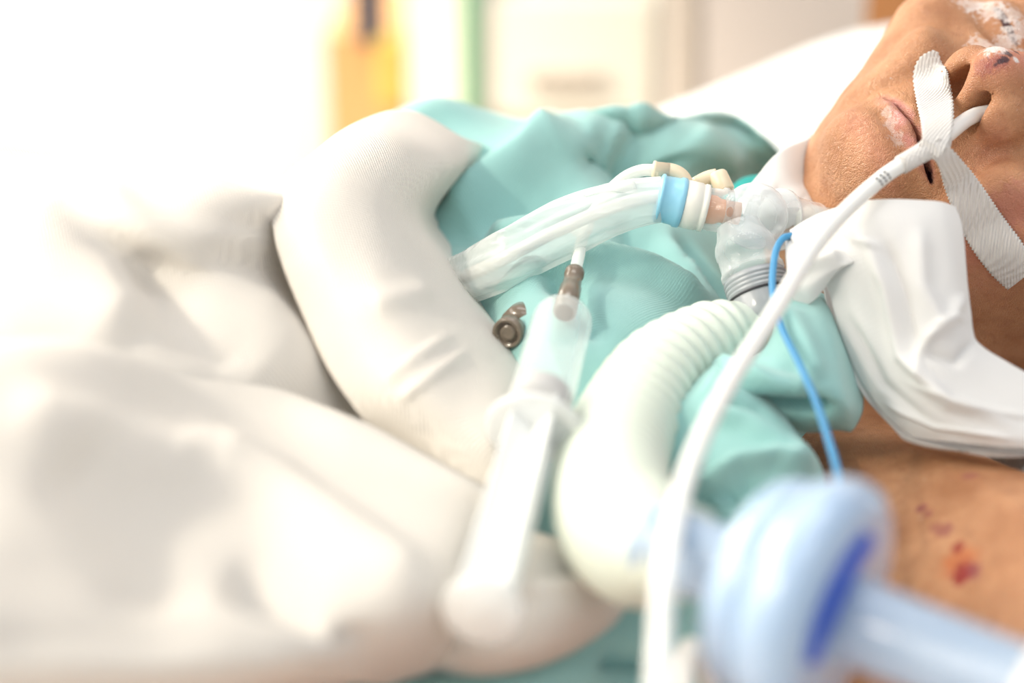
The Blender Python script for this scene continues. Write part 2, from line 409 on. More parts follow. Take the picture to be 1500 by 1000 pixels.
f = ell((0, -8.8, 9.2), (7.4, 9.4, 8.2))                                    # skull
f = su(f, ell((0, -5.9, 3.2), (6.2, 6.0, 7.6)), 2.0)                         # face mass
f = su(f, ell((0, -5.5, .1), (4.0, 4.2, 2.0)), 1.2)                        # floor of the jaw
for s in (-1, 1):
    f = su(f, rc((s*5.2, -8.0, .9), (s*1.1, -2.2, -2.1), 1.2, 1.25), 1.2)   # jawbone
    f = su(f, ell((s*4.6, -3.1, 4.4), (1.7, 1.6, 1.5)), 1.8); f = su(f, ell((s*3.9, -3.1, 2.2), (1.6, 1.7, 2.2)), 1.2)                   # cheekbone
f = su(f, ell((0, -1.85, -2.0), (2.3, 1.75, 1.4)), 1.4)                      # chin
f = su(f, ell((0, -2.55, .4), (3.1, 2.55, 2.6)), 1.0)                        # muzzle
for s in (-1, 1):
    f = su(f, rc((s*3.3, -.75, 2.6), (s*3.4, -2.3, -.4), .95, .6), .8)        # cheek beside the nasolabial fold
    f = su(f, rc((s*1.2, -.5, 8.3), (s*4.6, -1.9, 8.7), .75, .6), .9)          # brow
    f = ss(f, ell((s*3.1, .5, 6.5), (1.7, 1.9, 1.2)), .6)                      # eye socket
    f = su(f, ell((s*3.1, -1.75, 6.5), (1.4, 1.3, 1.1)), .2)               # closed lids over the eye
    f = ss(f, ell((s*3.15, -.45, 6.2), (1.25, .5, .11)), .06)                  # lid slit
    f = ss(f, ell((s*3.2, -.7, 5.35), (1.3, .35, .1)), .25)                    # lower lid crease
# nose
f = su(f, rc((0, -.85, 7.2), (0, 1.0, 4.3), .72, .95), .7)
f = su(f, ell((0, 1.35, 3.35), (1.15, 1.15, .98)), .5)
for s in (-1, 1):
    f = su(f, ell((s*1.38, .45, 3.15), (.78, 1.25, .95), rotm('Z', s*14)), .28)
f = su(f, rc((0, 1.75, 2.85), (0, .15, 2.4), .42, .45), .3)
for s in (-1, 1):
    f = ss(f, ell((s*.80, .72, 2.65), (.40, .80, 1.5), rotm('Z', s*16)@rotm('X', -12)), .16)
    f = ss(f, rc((s*2.25, .35, 3.6), (s*2.2, -.1, 2.3), .12, .14), .3)          # crease behind the wing
    f = ss(f, rc((s*2.35, .1, 2.6), (s*3.1, -.95, -.4), .12, .12), .45)         # nasolabial fold
# philtrum and lips
f = ss(f, rc((0, .55, 1.9), (0, .55, .95), .16, .2), .35)
def chain(f, pts, rs, k):
    for i in range(len(pts)-1): f = su(f, rc(pts[i], pts[i+1], rs[i], rs[i+1]), k)
    return f
for s in (-1, 1):
    f = chain(f, [(0, -.22, .38), (s*.5, -.18, .45), (s*1.4, -.5, .34), (s*2.5, -1.35, .02)], [.38, .4, .33, .16], .25)
    f = chain(f, [(0, -.25, -.5), (s*1.2, -.5, -.44), (s*2.4, -1.35, -.06)], [.5, .44, .16], .25)
f = ss(f, ell((0, -.2, -.02), (2.45, 1.0, .07)), .1)
f = ss(f, ell((1.5, -.55, -.10), (1.0, .75, .17)), .12)
f = ss(f, rc((-.9, .0, -1.1), (.9, .0, -1.1), .12, .12), .7)          # hollow above the chin
# ears
for s in (-1, 1):
    R = rotm('Z', s*16)@rotm('X', 10)
    e = ell((s*7.45, -10.6, 5.2), (.62, 1.9, 3.1), R)
    e = ss(e, ell((s*8.1, -10.4, 5.3), (.55, 1.2, 2.3), R), .2)
    e = su(e, rc((s*7.3, -9.2, 4.0), (s*7.5, -9.0, 4.9), .4, .35), .3)
    f = su(f, e, .4)
# neck, shoulders, trunk and arms, lying on the bed
def TH(s, wl, z): return to_head(torso(s, wl, z))
TR = np.stack([Rh.T@(-B), Rh.T@WL, Rh.T@Z], 1).astype(np.float32)
f = su(f, rc((0, -10.8, 2.5), TH(.015, 0, -.055), 4.7, 4.6), 1.2)
f = su(f, rc((0, -8.6, 0.8), TH(-.005, 0, -.03), 1.5, 1.6), 1.2)             # throat
g = ell(TH(.22, -.01, -.055), (25, 13.0, 6.8), TR)
for s in (-1, 1):
    g = su(g, rc(TH(.035, s*.04, -.03), TH(.045, s*.16, -.030), 4.2, 5.4), 4)
    g = su(g, rc(TH(.06, s*.16, -.05), TH(.33, s*.17, -.088), 5.0, 3.4), 2.0)
    g = su(g, rc(TH(.33, s*.17, -.088), TH(.53, s*.13, -.09), 3.3, 2.8), 1.5)
    g = su(g, rc(TH(.004, s*.02, -.006), TH(.012, s*.15, -.006), 1.0, 1.0), 1.6)  # collarbone
f = su(f, g, 3.0)

def surface_nets(f, axes):
    nx, ny, nz = f.shape; S = f < 0
    c = sum(S[i:nx-1+i, j:ny-1+j, k:nz-1+k].astype(np.int8) for i in (0, 1) for j in (0, 1) for k in (0, 1))
    act = (c > 0) & (c < 8); idx = np.full(act.shape, -1, np.int64); I = np.argwhere(act); idx[act] = np.arange(len(I))
    acc = np.zeros((len(I), 3)); cnt = np.zeros(len(I))
    for ax in range(3):
        o1, o2 = [q for q in range(3) if q != ax]
        for a in (0, 1):
            for b_ in (0, 1):
                q0 = I.copy(); q0[:, o1] += a; q0[:, o2] += b_; q1 = q0.copy(); q1[:, ax] += 1
                f0 = f[tuple(q0.T)]; f1 = f[tuple(q1.T)]; m = (f0 < 0) != (f1 < 0)
                t = np.where(m, f0/np.where(f0-f1 == 0, 1, f0-f1), 0)
                p0 = np.stack([axes[k][q0[:, k]] for k in range(3)], -1); p1 = np.stack([axes[k][q1[:, k]] for k in range(3)], -1)
                acc[m] += (p0+(p1-p0)*t[:, None])[m]; cnt[m] += 1
    V = acc/cnt[:, None]; Q = []
    for ax in range(3):
        o1, o2 = (ax+1) % 3, (ax+2) % 3
        sl0 = [slice(None)]*3; sl1 = [slice(None)]*3; sl0[ax] = slice(0, -1); sl1[ax] = slice(1, None)
        e = S[tuple(sl0)] != S[tuple(sl1)]; K = np.argwhere(e)
        K = K[(K[:, o1] > 0) & (K[:, o2] > 0) & (K[:, o1] < f.shape[o1]-1) & (K[:, o2] < f.shape[o2]-1)]
        flip = S[tuple(K.T)]
        def cell(d1, d2):
            q = K.copy(); q[:, o1] -= d1; q[:, o2] -= d2; return idx[tuple(q.T)]
        q = np.stack([cell(0, 0), cell(1, 0), cell(1, 1), cell(0, 1)], -1)
        q[~flip] = q[~flip][:, ::-1]; Q.append(q)
    return V, np.concatenate(Q)
HV, HF = surface_nets(f, (xs, ys, zs))
del GX, GY, GZ, f, g
e = np.concatenate([HF[:, [0, 1]], HF[:, [1, 2]], HF[:, [2, 3]], HF[:, [3, 0]]])
for it in range(3):                                                             # relax the grid steps
    A = np.zeros_like(HV); n = np.zeros(len(HV))
    np.add.at(A, e[:, 0], HV[e[:, 1]]); np.add.at(n, e[:, 0], 1); np.add.at(A, e[:, 1], HV[e[:, 0]]); np.add.at(n, e[:, 1], 1)
    HV = HV + .5*(A/n[:, None]-HV)
mk = np.clip((HV[:, 1]+9.5)/4.5, 0, 1); mk = mk*mk*(3-2*mk)                       # toothless, short lower face
HV[:, 2] += mk*np.interp(HV[:, 2], [-13, -6, -3.5, -1.5, 0, 2.3], [0, 1.0, 1.55, 1.0, .4, 0])
HV[:, 0] *= 1-mk*np.interp(HV[:, 2], [-9, -4, 1.5, 4.5], [0, .14, .13, 0])
off = np.clip((np.abs(HV[:, 0])-1.8)/3, 0, 1)*np.interp(HV[:, 2], [1.0, 4.0, 9, 13], [0, 1, 1, 0])*np.clip((HV[:, 1]+10)/5, 0, 1)
HV[:, 0] += np.sign(HV[:, 0])*off*.75; HV[:, 1] += off*.55                       # broad cheekbones
person = thing('person', 'elderly patient lying on the bed in a teal gown, breathing tube at the throat', 'person', NOTCH*[1, 1, 0])
body = mesh('body', MOUTH + HV@Rh.T*.01, HF, M_skin, person, label='tanned wrinkled skin of face, neck and shoulder')
def attrib(nm, val):
    a = body.data.attributes.new(nm, 'FLOAT', 'POINT'); a.data.foreach_set('value', np.clip(val, 0, 1).astype(np.float32))
def gau(c, r): return np.exp(-(((HV-np.array(c))/np.array(r))**2).sum(1))
HP = proj(MOUTH + HV@Rh.T*.01); Hx = np.abs(HV[:, 0])
lz = HV[:, 2]-.4; lipc = np.clip(1.5-((HV[:, 0]/2.3)**2 + (lz/np.where(lz > 0, .26, .72))**2)*1.5, 0, 1)*(HV[:, 1] > -2)
attrib('lip', lipc)
attrib('wrinkle', np.clip(gau((0, -1.5, -1.2), (5.0, 4, 3.2))*1.0 + gau((3.2, -1, 0), (1.2, 2, 2.5))*.8 + gau((-3, -1, -1), (1.6, 2, 2))*.5, 0, 1))
attrib('red', .9*gau((0, 2.2, 4.1), (.8, 1.2, 1.6)) + .8*gau((4.4, -2, 1.5), (1.3, 2, 1.5)) + .5*gau((2.0, .4, 2.4), (.7, 1, .8)) + .5*gau((0, -.6, -1.2), (2, 1, .5)))
attrib('flake', .42*gau((-.5, 0, 0), (1.0, .6, .4)))
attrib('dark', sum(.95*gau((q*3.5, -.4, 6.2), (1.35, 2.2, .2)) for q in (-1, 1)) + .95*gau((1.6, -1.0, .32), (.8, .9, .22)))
BV = MOUTH + HV@Rh.T*.01
bvh = BVHTree.FromPolygons([Vector(v) for v in BV], HF.tolist())
def hit(px, py, lift=.0):
    d = nrm(P(px, py, 1.0)-CAM); r = bvh.ray_cast(Vector(CAM), Vector(d))
    if r[0] is None: return None
    return np.array(r[0])+np.array(r[1])*lift
# sores, scabs and dry flakes sitting on the skin, each at its own spot
def add_spots(spots):
    nt = M_skin.node_tree; L = nt.links; b = nt.nodes['Principled BSDF']; cur = b.inputs['Base Color'].links[0].from_socket
    tc = nd(nt, 'ShaderNodeTexCoord')
    ns = nd(nt, 'ShaderNodeTexNoise'); ns.inputs['Scale'].default_value = 420; ns.inputs['Detail'].default_value = 6; ns.inputs['Roughness'].default_value = .7
    L.new(tc.outputs['Object'], ns.inputs['Vector'])
    for px, py, r, col, amt, rag in spots:
        h = hit(px, py)
        if h is None: continue
        h = h-np.array(person.location)
        dv = nd(nt, 'ShaderNodeVectorMath', operation='DISTANCE'); L.new(tc.outputs['Object'], dv.inputs[0]); dv.inputs[1].default_value = tuple(h)
        mr = nd(nt, 'ShaderNodeMapRange'); mr.inputs['From Min'].default_value = 0; mr.inputs['From Max'].default_value = r*2; mr.inputs['To Min'].default_value = 1; mr.inputs['To Max'].default_value = 0
        L.new(dv.outputs['Value'], mr.inputs['Value'])
        ma = nd(nt, 'ShaderNodeMath', operation='MULTIPLY_ADD'); L.new(ns.outputs['Fac'], ma.inputs[0]); ma.inputs[1].default_value = rag; L.new(mr.outputs[0], ma.inputs[2])
        m2 = nd(nt, 'ShaderNodeMapRange'); m2.inputs['From Min'].default_value = .45+rag*.5; m2.inputs['From Max'].default_value = .70+rag*.5; m2.inputs['To Max'].default_value = amt
        L.new(ma.outputs[0], m2.inputs['Value'])
        x = nd(nt, 'ShaderNodeMix', data_type='RGBA'); L.new(m2.outputs[0], x.inputs[0]); L.new(cur, x.inputs[6]); x.inputs[7].default_value = (*col, 1); cur = x.outputs[2]
    L.new(cur, b.inputs['Base Color'])
FLK, SCB, RED, ORA, PUR = (.84, .78, .75), (.05, .02, .03), (.32, .025, .02), (.60, .14, .03), (.30, .07, .07)
add_spots([(1440, 66, .0055, FLK, .5, 2.4), (1458, 70, .005, FLK, .8, 2.0), (1476, 62, .005, FLK, .5, 2.4), (1495, 45, .006, FLK, .5, 2.4), (1425, 6, .006, FLK, .5, 2.4), (1450, 12, .006, FLK, .5, 2.4), (1480, 20, .006, FLK, .45, 2.4),
           (1440, 98, .004, PUR, .5, 1.2), (1462, 90, .004, PUR, .6, 1.2), (1458, 94, .0011, SCB, .8, 1.6), (1465, 90, .0014, SCB, .9, 1.6), (1472, 86, .0016, SCB, .9, 1.8), (1480, 80, .0018, SCB, .9, 1.8), (1488, 76, .0014, SCB, .9, 1.6), (1488, 87, .0016, FLK, .9, 1.0),
           (1306, 180, .0030, FLK, .35, 2.4), (1312, 205, .003, FLK, .4, 2.2), (1300, 165, .0022, FLK, .35, 2.0),
           (1405, 822, .0065, ORA, .6, 1.0), (1412, 836, .0045, RED, .9, 1.2), (1424, 838, .0035, PUR, .9, 1.0), (1404, 802, .0025, RED, .8, 1.0), (1408, 845, .003, RED, .9, 1.0),
           (1350, 744, .0022, PUR, .8, .8), (1360, 752, .0018, PUR, .6, .8), (1384, 776, .003, PUR, .7, 1.0), (1370, 772, .0025, PUR, .5, 1.0), (1420, 696, .003, PUR, .6, 1.0), (1490, 300, .010, (.55, .20, .16), .5, 1.0)])
# hair at the back and sides of the head, grey eyebrows
hp = HV.copy(); hc = np.array((0, -8.8, 9.2)); m = ((HV[:, 2] > 9.5-.55*(HV[:, 1]+9)*-.3) & (HV[:, 1] < -2.5-.0*Hx) & (HV[:, 2] > 3.5) & (HV[:, 1]+.9*(HV[:, 2]-11) < 3)) & ((HV[:, 2] > 8.5) | (HV[:, 1] < -11.5))
keep = m[HF].all(1); ids = np.unique(HF[keep]); mp_ = np.full(len(HV), -1); mp_[ids] = np.arange(len(ids))
dirv = HV[ids]-hc; dirv /= np.linalg.norm(dirv, axis=1)[:, None]
hv = HV[ids]+dirv*(.45+.12*sinoise(HV[ids], 4.0, 8, 3)[:, None])
M_hair = simple('grey_hair', (.16, .15, .14), .6, (500, .8, .002), var=.3)
o = mesh('hair', MOUTH+hv@Rh.T*.01, mp_[HF[keep]], M_hair, person); md = o.modifiers.new('thickness', 'SOLIDIFY'); md.thickness = .006; md.offset = -1
for s in (-1, 1):
    pts = [head(s*1.3, .12, 8.2), head(s*2.6, -.1, 8.75), head(s*3.8, -.75, 8.85), head(s*4.9, -1.6, 8.5)]
    pts = [np.array(bvh.find_nearest(Vector(p))[0]) for p in pts]
    pth, _ = spline(pts, .002); k = np.linspace(0, 1, len(pth))
    mesh('eyebrow', *sweep(pth, .0035*np.sin(np.pi*(k*.85+.12))+.0006, 10, np.full(len(pth), .5)), M_hair, person)

# ------------------------------------------------------------------ bed
def bedp(s, wl, z): return np.array([.135, .60, 0]) + B*s + WL*wl + Z*z          # s towards the headboard, from the mouth
BR = math.atan2(B[1], B[0])
bed = thing('hospital_bed', 'hospital bed with orange wooden headboard under the patient', 'bed', bedp(-.5, 0, FLOOR))
o = mesh('bed_frame', *boxg(bedp(-.45, 0, -.17), (2.0, .92, .06), BR), M_greyp, bed, smooth=False)
o = mesh('headboard', *boxg(bedp(.49, 0, -.02), (.035, .94, .72), BR), M_wood, bed, smooth=False); bevel(o, .012)
for s_, w_ in ((.42, .4), (.42, -.4), (-1.38, .4), (-1.38, -.4)):
    mesh('leg', *boxg(bedp(s_, w_, (FLOOR-.2)/2), (.05, .05, -FLOOR-.2), BR), M_greyp, bed, smooth=False)
o = mesh('mattress', *boxg(bedp(-.47, 0, -.07), (1.84, .90, .14), BR), M_sheet, smooth=False); bevel(o, .04, 6)
tag(o, 'white sheeted mattress lying on the hospital bed frame', 'mattress')

# pillow: a puffed cushion with a hollow for the head
n = 64; uu, vv = np.meshgrid(np.linspace(-1, 1, n), np.linspace(-1, 1, n), indexing='ij')
prof = (np.clip(1-np.abs(uu)**3.2, 0, 1)*np.clip(1-np.abs(vv)**3.2, 0, 1))**.42
pl = []
for top in (1, 0):
    s_ = .245+uu*.205*(1-.04*vv**2); w_ = -.06+vv*.36*(1-.04*uu**2)
    q = np.array([.135, .60, 0])+B*s_[..., None]+WL*w_[..., None]
    zt = .055+.140*prof*(1+.36*uu) if top else .055-.05*prof
    q[..., 2] = zt
    pl.append(q.reshape(-1, 3))
# keep the pillow top under the head
hb = BV[(HV[:, 2] > -4)]
cells = {}
for v in hb[::3]:
    k = (round(v[0]*80), round(v[1]*80)); cells[k] = min(cells.get(k, 9), v[2])
ck = np.array(list(cells.keys()))/80.; cz = np.array(list(cells.values()))
for i, v in enumerate(pl[0]):
    d = np.hypot(ck[:, 0]-v[0], ck[:, 1]-v[1]); near = d < .035
    if near.any(): v[2] = max(.03, min(v[2], (cz[near]+.35*d[near]).min()-.003))
pl[0] += Z*np.clip(sinoise(pl[0], 30, 9, 5), -1, 1)[:, None]*.003
V = np.concatenate(pl); Fq = grid_faces(n, n); F = np.concatenate([Fq, (Fq+n*n)[:, ::-1]])
rim = [(0, j) for j in range(n)]+[(i, n-1) for i in range(1, n)]+[(n-1, j) for j in range(n-2, -1, -1)]+[(i, 0) for i in range(n-2, 0, -1)]
ri = [a*n+b_ for a, b_ in rim]; side = [[ri[i], ri[(i+1) % len(ri)], ri[(i+1) % len(ri)]+n*n, ri[i]+n*n] for i in range(len(ri))]
o = mesh('pillow', V, np.concatenate([F, np.array(side)]), M_sheet); tag(o, 'white soft pillow under the patient head', 'pillow')

# ------------------------------------------------------------------ gown (worn, so part of the person)
def row(pts): return [Pz(*p) for p in pts]
cx = [470, 540, 640, 760, 870, 980, 1090, 1190, 1270]
rows = []
cu = [470, 540, 640, 760, 870, 980, 1070, 1120, 1150]
rows.append(row([(x, y, .06) for x, y in zip(cu, [255, 250, 245, 250, 245, 250, 255, 280, 300])]))
rows.append(row(list(zip(cu, [265, 205, 175, 200, 182, 192, 188, 205, 235], [0.175, 0.190, 0.195, 0.195, 0.205, 0.200, 0.192, 0.190, 0.177]))))
rows.append(row(list(zip(cu, [270, 190, 142, 178, 164, 172, 176, 215, 250], [0.190, 0.214, 0.225, 0.210, 0.222, 0.215, 0.205, 0.196, 0.182]))))
rows.append(row(list(zip(cu, [290, 240, 200, 215, 205, 212, 225, 245, 270], [0.210, 0.215, 0.215, 0.212, 0.218, 0.212, 0.198, 0.183, 0.162]))))
rows.append(row(list(zip(cx, [350, 320, 295, 285, 275, 275, 275, 285, 300], [.20, .20, .20, .205, .203, .198, .178, .15, .12]))))
rows.append(row(list(zip(cx, [430, 400, 380, 370, 365, 360, 355, 355, 360], [0.165, 0.173, 0.187, 0.197, 0.196, 0.190, 0.172, 0.150, 0.120]))))
rows.append(row(list(zip(cx, [520, 500, 480, 465, 455, 450, 440, 430, 430], [0.145, 0.150, 0.170, 0.190, 0.193, 0.186, 0.170, 0.150, 0.120]))))
rows.append(row(list(zip(cx, [620, 610, 595, 580, 570, 560, 545, 530, 520], [0.125, 0.130, 0.145, 0.170, 0.176, 0.172, 0.160, 0.150, 0.125]))))
rows.append(row(list(zip(cx, [740, 740, 730, 715, 700, 690, 670, 640, 620], [0.115, 0.115, 0.125, 0.145, 0.155, 0.155, 0.150, 0.145, 0.130]))))
rows.append(row(list(zip(cx, [880, 890, 880, 870, 860, 850, 820, 780, 740], [0.120, 0.120, 0.120, 0.136, 0.146, 0.144, 0.140, 0.135, 0.125]))))
rows.append(row(list(zip(cx, [1010, 1010, 1010, 1010, 1000, 990, 970, 930, 880], [.135, .138, .140, .138, .134, .13, .125, .12, .11]))))
rows.append(row(list(zip(cx, [1120, 1120, 1120, 1120, 1120, 1110, 1090, 1050, 1000], [.09, .09, .09, .09, .09, .09, .09, .09, .08]))))
gf = [([(905, 190), (950, 215), (1000, 262)], 28, -0.024), ([(860, 200), (930, 245), (965, 285)], 30, -0.0150), ([(1010, 195), (1040, 220), (1075, 250)], 20, 0.006),
      ([(640, 330), (760, 250), (850, 185)], 22, 0.0150), ([(630, 345), (760, 300), (860, 290)], 24, -0.0090), ([(700, 345), (790, 335), (880, 310)], 10, 0.0090),
      ([(720, 430), (810, 395), (890, 385), (960, 405), (1050, 455)], 14, 0.0090), ([(995, 345), (1035, 400), (1088, 474)], 9, -0.013), ([(970, 345), (1010, 385), (1060, 440), (1100, 470)], 11, 0.006),
      ([(790, 395), (850, 440), (880, 500)], 16, -0.0075), 
      ([(900, 330), (955, 350), (1000, 400)], 18, -0.0090), ([(930, 900), (1000, 900), (1080, 940)], 26, 0.0120), ([(880, 960), (960, 985)], 20, -0.0090)]
gown = cloth('gown', rows, M_gown, person, 14, 14, gf, noise=((60, .0013, 1), (150, .0005, 2)), label='pale teal cotton hospital gown with soft folds')
# bunched collar of the gown over the near shoulder
colr = [
    [P(1085, 500, .585), P(1120, 520, .58), P(1150, 430, .575), P(1195, 425, .585), P(1235, 440, .60)],
    [P(1060, 535, .565), P(1105, 520, .562), P(1155, 475, .558), P(1205, 455, .565), P(1232, 475, .59)],
    [P(1020, 565, .55), P(1090, 545, .548), P(1160, 520, .545), P(1225, 515, .55), P(1256, 540, .575)],
    [P(985, 610, .545), P(1060, 580, .540), P(1150, 565, .540), P(1235, 580, .540), P(1272, 600, .562)],
    [P(975, 650, .545), P(1050, 620, .540), P(1130, 605, .545), P(1215, 618, .545), P(1252, 638, .557)],
    [P(965, 680, .545), P(1045, 650, .538), P(1115, 625, .552), P(1180, 640, .556), P(1222, 640, .565)],
]
cloth('bunched_collar', colr, M_gown, gown, 16, 18, [([(1040, 545), (1120, 560), (1200, 570)], 14, .007), ([(1100, 590), (1160, 600), (1220, 600)], 10, -.007), ([(1150, 450), (1180, 510), (1200, 560)], 18, .004)],
      noise=((90, .0012, 5), (200, .0004, 6)), thick=.002)
slv = [
    [P(1000, 575, .545), P(1050, 530, .548), P(1100, 555, .55), P(1150, 600, .55), P(1180, 660, .55)],
    [P(985, 600, .535), P(1040, 560, .534), P(1100, 580, .535), P(1160, 620, .538), P(1192, 670, .54)],
    [P(968, 655, .530), P(1035, 630, .525), P(1100, 630, .522), P(1165, 655, .525), P(1205, 695, .53)],
    [P(985, 700, .525), P(1045, 685, .515), P(1105, 690, .512), P(1170, 705, .515), P(1210, 740, .52)],
    [P(1020, 745, .52), P(1065, 745, .508), P(1120, 750, .505), P(1175, 765, .508), P(1215, 800, .515)],
    [P(1030, 820, .52), P(1070, 830, .507), P(1125, 840, .503), P(1180, 850, .507), P(1220, 870, .515)],
    [P(1030, 900, .52), P(1070, 920, .51), P(1125, 930, .507), P(1180, 930, .51), P(1220, 930, .52)],
]
cloth('sleeve_fold', slv, M_gown, gown, 14, 16, [([(1050, 575), (1110, 600), (1170, 650)], 9, -.006), ([(1020, 600), (1090, 615), (1150, 650), (1190, 690)], 14, .005),
      ([(1020, 730), (1080, 680), (1130, 672), (1180, 690)], 12, .007), ([(1050, 740), (1100, 715), (1160, 730)], 16, -.006)], noise=((90, .001, 8), (220, .0004, 9)), thick=.002)

# ------------------------------------------------------------------ blanket
blk = thing('blanket', 'thick white woven blanket folded over the patient chest', 'blanket', bedp(-.45, 0, 0))
bx = [-350, -180, 0, 150, 300, 430, 560, 640]
rows = []
rows.append(row(list(zip(bx, [300, 290, 285, 290, 310, 330, 300, 300], [.05]*8))))
rows.append(row(list(zip(bx, [240, 240, 245, 250, 275, 300, 240, 260], [.19]*6+[.205, .20]))))
rows.append(row(list(zip(bx, [225, 225, 229, 232, 258, 280, 215, 240], [0.235, 0.235, 0.236, 0.238, 0.238, 0.228, 0.214, 0.200]))))
rows.append(row(list(zip(bx, [300, 300, 300, 305, 330, 345, 320, 330], [0.238, 0.238, 0.240, 0.240, 0.233, 0.216, 0.204, 0.194]))))
rows.append(row(list(zip(bx, [390, 390, 390, 390, 410, 420, 410, 420], [0.235, 0.235, 0.234, 0.226, 0.216, 0.202, 0.188, 0.180]))))
rows.append(row(list(zip(bx, [490, 490, 490, 480, 500, 510, 520, 520], [0.235, 0.235, 0.228, 0.219, 0.209, 0.196, 0.178, 0.172]))))
rows.append(row(list(zip(bx, [600, 600, 590, 580, 590, 600, 615, 620], [0.228, 0.225, 0.218, 0.209, 0.195, 0.180, 0.166, 0.155]))))
rows.append(row(list(zip(bx, [740, 740, 730, 720, 720, 720, 720, 720], [.21, .205, .195, .185, .168, .155, .145, .14]))))
rows.append(row(list(zip(bx, [900, 900, 900, 880, 880, 870, 860, 850], [.18, .18, .178, .17, .155, .145, .135, .13]))))
rows.append(row(list(zip(bx, [1100, 1100, 1100, 1080, 1080, 1060, 1040, 1020], [.13, .13, .13, .12, .11, .11, .10, .10]))))
cloth('blanket_body', rows, M_blank, blk, 12, 14, [([(110, 250), (210, 340), (330, 430), (440, 500)], 34, .005), ([(190, 370), (280, 470), (380, 540)], 42, -.006), ([(20, 300), (120, 400), (200, 500)], 60, .008)],
      noise=((35, .002, 11), (90, .0006, 12)), thick=.003)
cuff = [
    [Pz(395, 300, 0.222), Pz(440, 235, 0.232), Pz(530, 165, 0.240), Pz(610, 160, 0.236), Pz(690, 205, 0.222), Pz(712, 215, 0.200)],
    [Pz(398, 330, 0.226), Pz(450, 270, 0.236), Pz(540, 215, 0.240), Pz(610, 215, 0.234), Pz(675, 240, 0.220), Pz(690, 250, 0.202)],
    [Pz(412, 390, 0.216), Pz(470, 350, 0.226), Pz(540, 310, 0.229), Pz(590, 300, 0.224), Pz(622, 310, 0.212), Pz(634, 315, 0.194)],
    [Pz(440, 460, 0.203), Pz(500, 430, 0.213), Pz(560, 395, 0.218), Pz(615, 375, 0.213), Pz(655, 375, 0.200), Pz(668, 378, 0.184)],
    [Pz(475, 530, 0.191), Pz(535, 505, 0.200), Pz(600, 475, 0.204), Pz(660, 450, 0.199), Pz(705, 445, 0.188), Pz(718, 447, 0.175)],
    [Pz(520, 600, 0.179), Pz(580, 580, 0.188), Pz(640, 555, 0.192), Pz(700, 530, 0.188), Pz(745, 515, 0.178), Pz(757, 517, 0.166)],
    [Pz(570, 665, 0.164), Pz(625, 665, 0.170), Pz(680, 650, 0.176), Pz(730, 620, 0.180), Pz(765, 590, 0.175), Pz(776, 588, 0.164)],
    [Pz(610, 745, 0.150), Pz(660, 745, 0.155), Pz(710, 735, 0.160), Pz(750, 710, 0.165), Pz(780, 680, 0.165), Pz(790, 675, 0.158)],
]
cloth('folded_cuff', cuff, M_blank, blk, 16, 16, [([(560, 560), (610, 520), (660, 490)], 8, .0018), ([(580, 590), (630, 550), (680, 515)], 8, .0018), ([(640, 420), (590, 430), (540, 440)], 20, .002)],
      noise=((50, .0016, 14), (120, .0006, 15)), thick=.004)
fr = [
    [Pz(-350, 560, 0.232), Pz(-100, 520, 0.226), Pz(100, 500, 0.214), Pz(280, 545, 0.190), Pz(400, 580, 0.176), Pz(520, 632, 0.170), Pz(640, 690, 0.162), Pz(730, 745, 0.150)],
    [Pz(-350, 570, 0.245), Pz(-100, 530, 0.240), Pz(100, 508, 0.228), Pz(280, 545, 0.203), Pz(400, 572, 0.190), Pz(520, 622, 0.185), Pz(640, 680, 0.178), Pz(735, 735, 0.168)],
    [Pz(-350, 650, 0.240), Pz(-100, 620, 0.238), Pz(100, 600, 0.225), Pz(270, 620, 0.202), Pz(400, 645, 0.188), Pz(520, 690, 0.182), Pz(650, 735, 0.174), Pz(745, 775, 0.163)],
    [Pz(-350, 740, 0.235), Pz(-100, 720, 0.232), Pz(90, 700, 0.222), Pz(260, 715, 0.202), Pz(390, 740, 0.190), Pz(510, 770, 0.184), Pz(640, 800, 0.176), Pz(728, 825, 0.160)],
    [Pz(-350, 840, 0.232), Pz(-100, 830, 0.228), Pz(80, 810, 0.218), Pz(240, 815, 0.204), Pz(370, 830, 0.194), Pz(500, 850, 0.188), Pz(620, 870, 0.178), Pz(700, 890, 0.158)],
    [Pz(-350, 950, 0.225), Pz(-100, 940, 0.220), Pz(70, 920, 0.212), Pz(220, 920, 0.202), Pz(350, 925, 0.194), Pz(480, 935, 0.184), Pz(590, 945, 0.168), Pz(655, 960, 0.146)],
    [Pz(-350, 1060, 0.205), Pz(-100, 1050, 0.200), Pz(60, 1030, 0.195), Pz(200, 1020, 0.188), Pz(330, 1010, 0.180), Pz(450, 1000, 0.170), Pz(540, 1000, 0.150), Pz(600, 1005, 0.128)],
    [Pz(-350, 1160, .13), Pz(-100, 1150, .13), Pz(60, 1130, .12), Pz(200, 1110, .12), Pz(330, 1090, .12), Pz(450, 1070, .12), Pz(530, 1050, .115), Pz(580, 1040, .105)],
    [Pz(x, 1500, .015) for x in (-350, -100, 60, 200, 330, 450, 520, 560)],
]
cloth('front_drape', fr, M_blank, blk, 14, 14, [([(90, 640), (230, 800), (250, 900)], 60, -.006), ([(250, 640), (400, 720), (560, 830), (640, 900)], 40, .008), ([(330, 830), (450, 880), (560, 960)], 34, -.008), ([(0, 600), (140, 640), (300, 700)], 40, .005)],
      noise=((40, .0012, 17), (110, .0006, 18)), thick=.004)
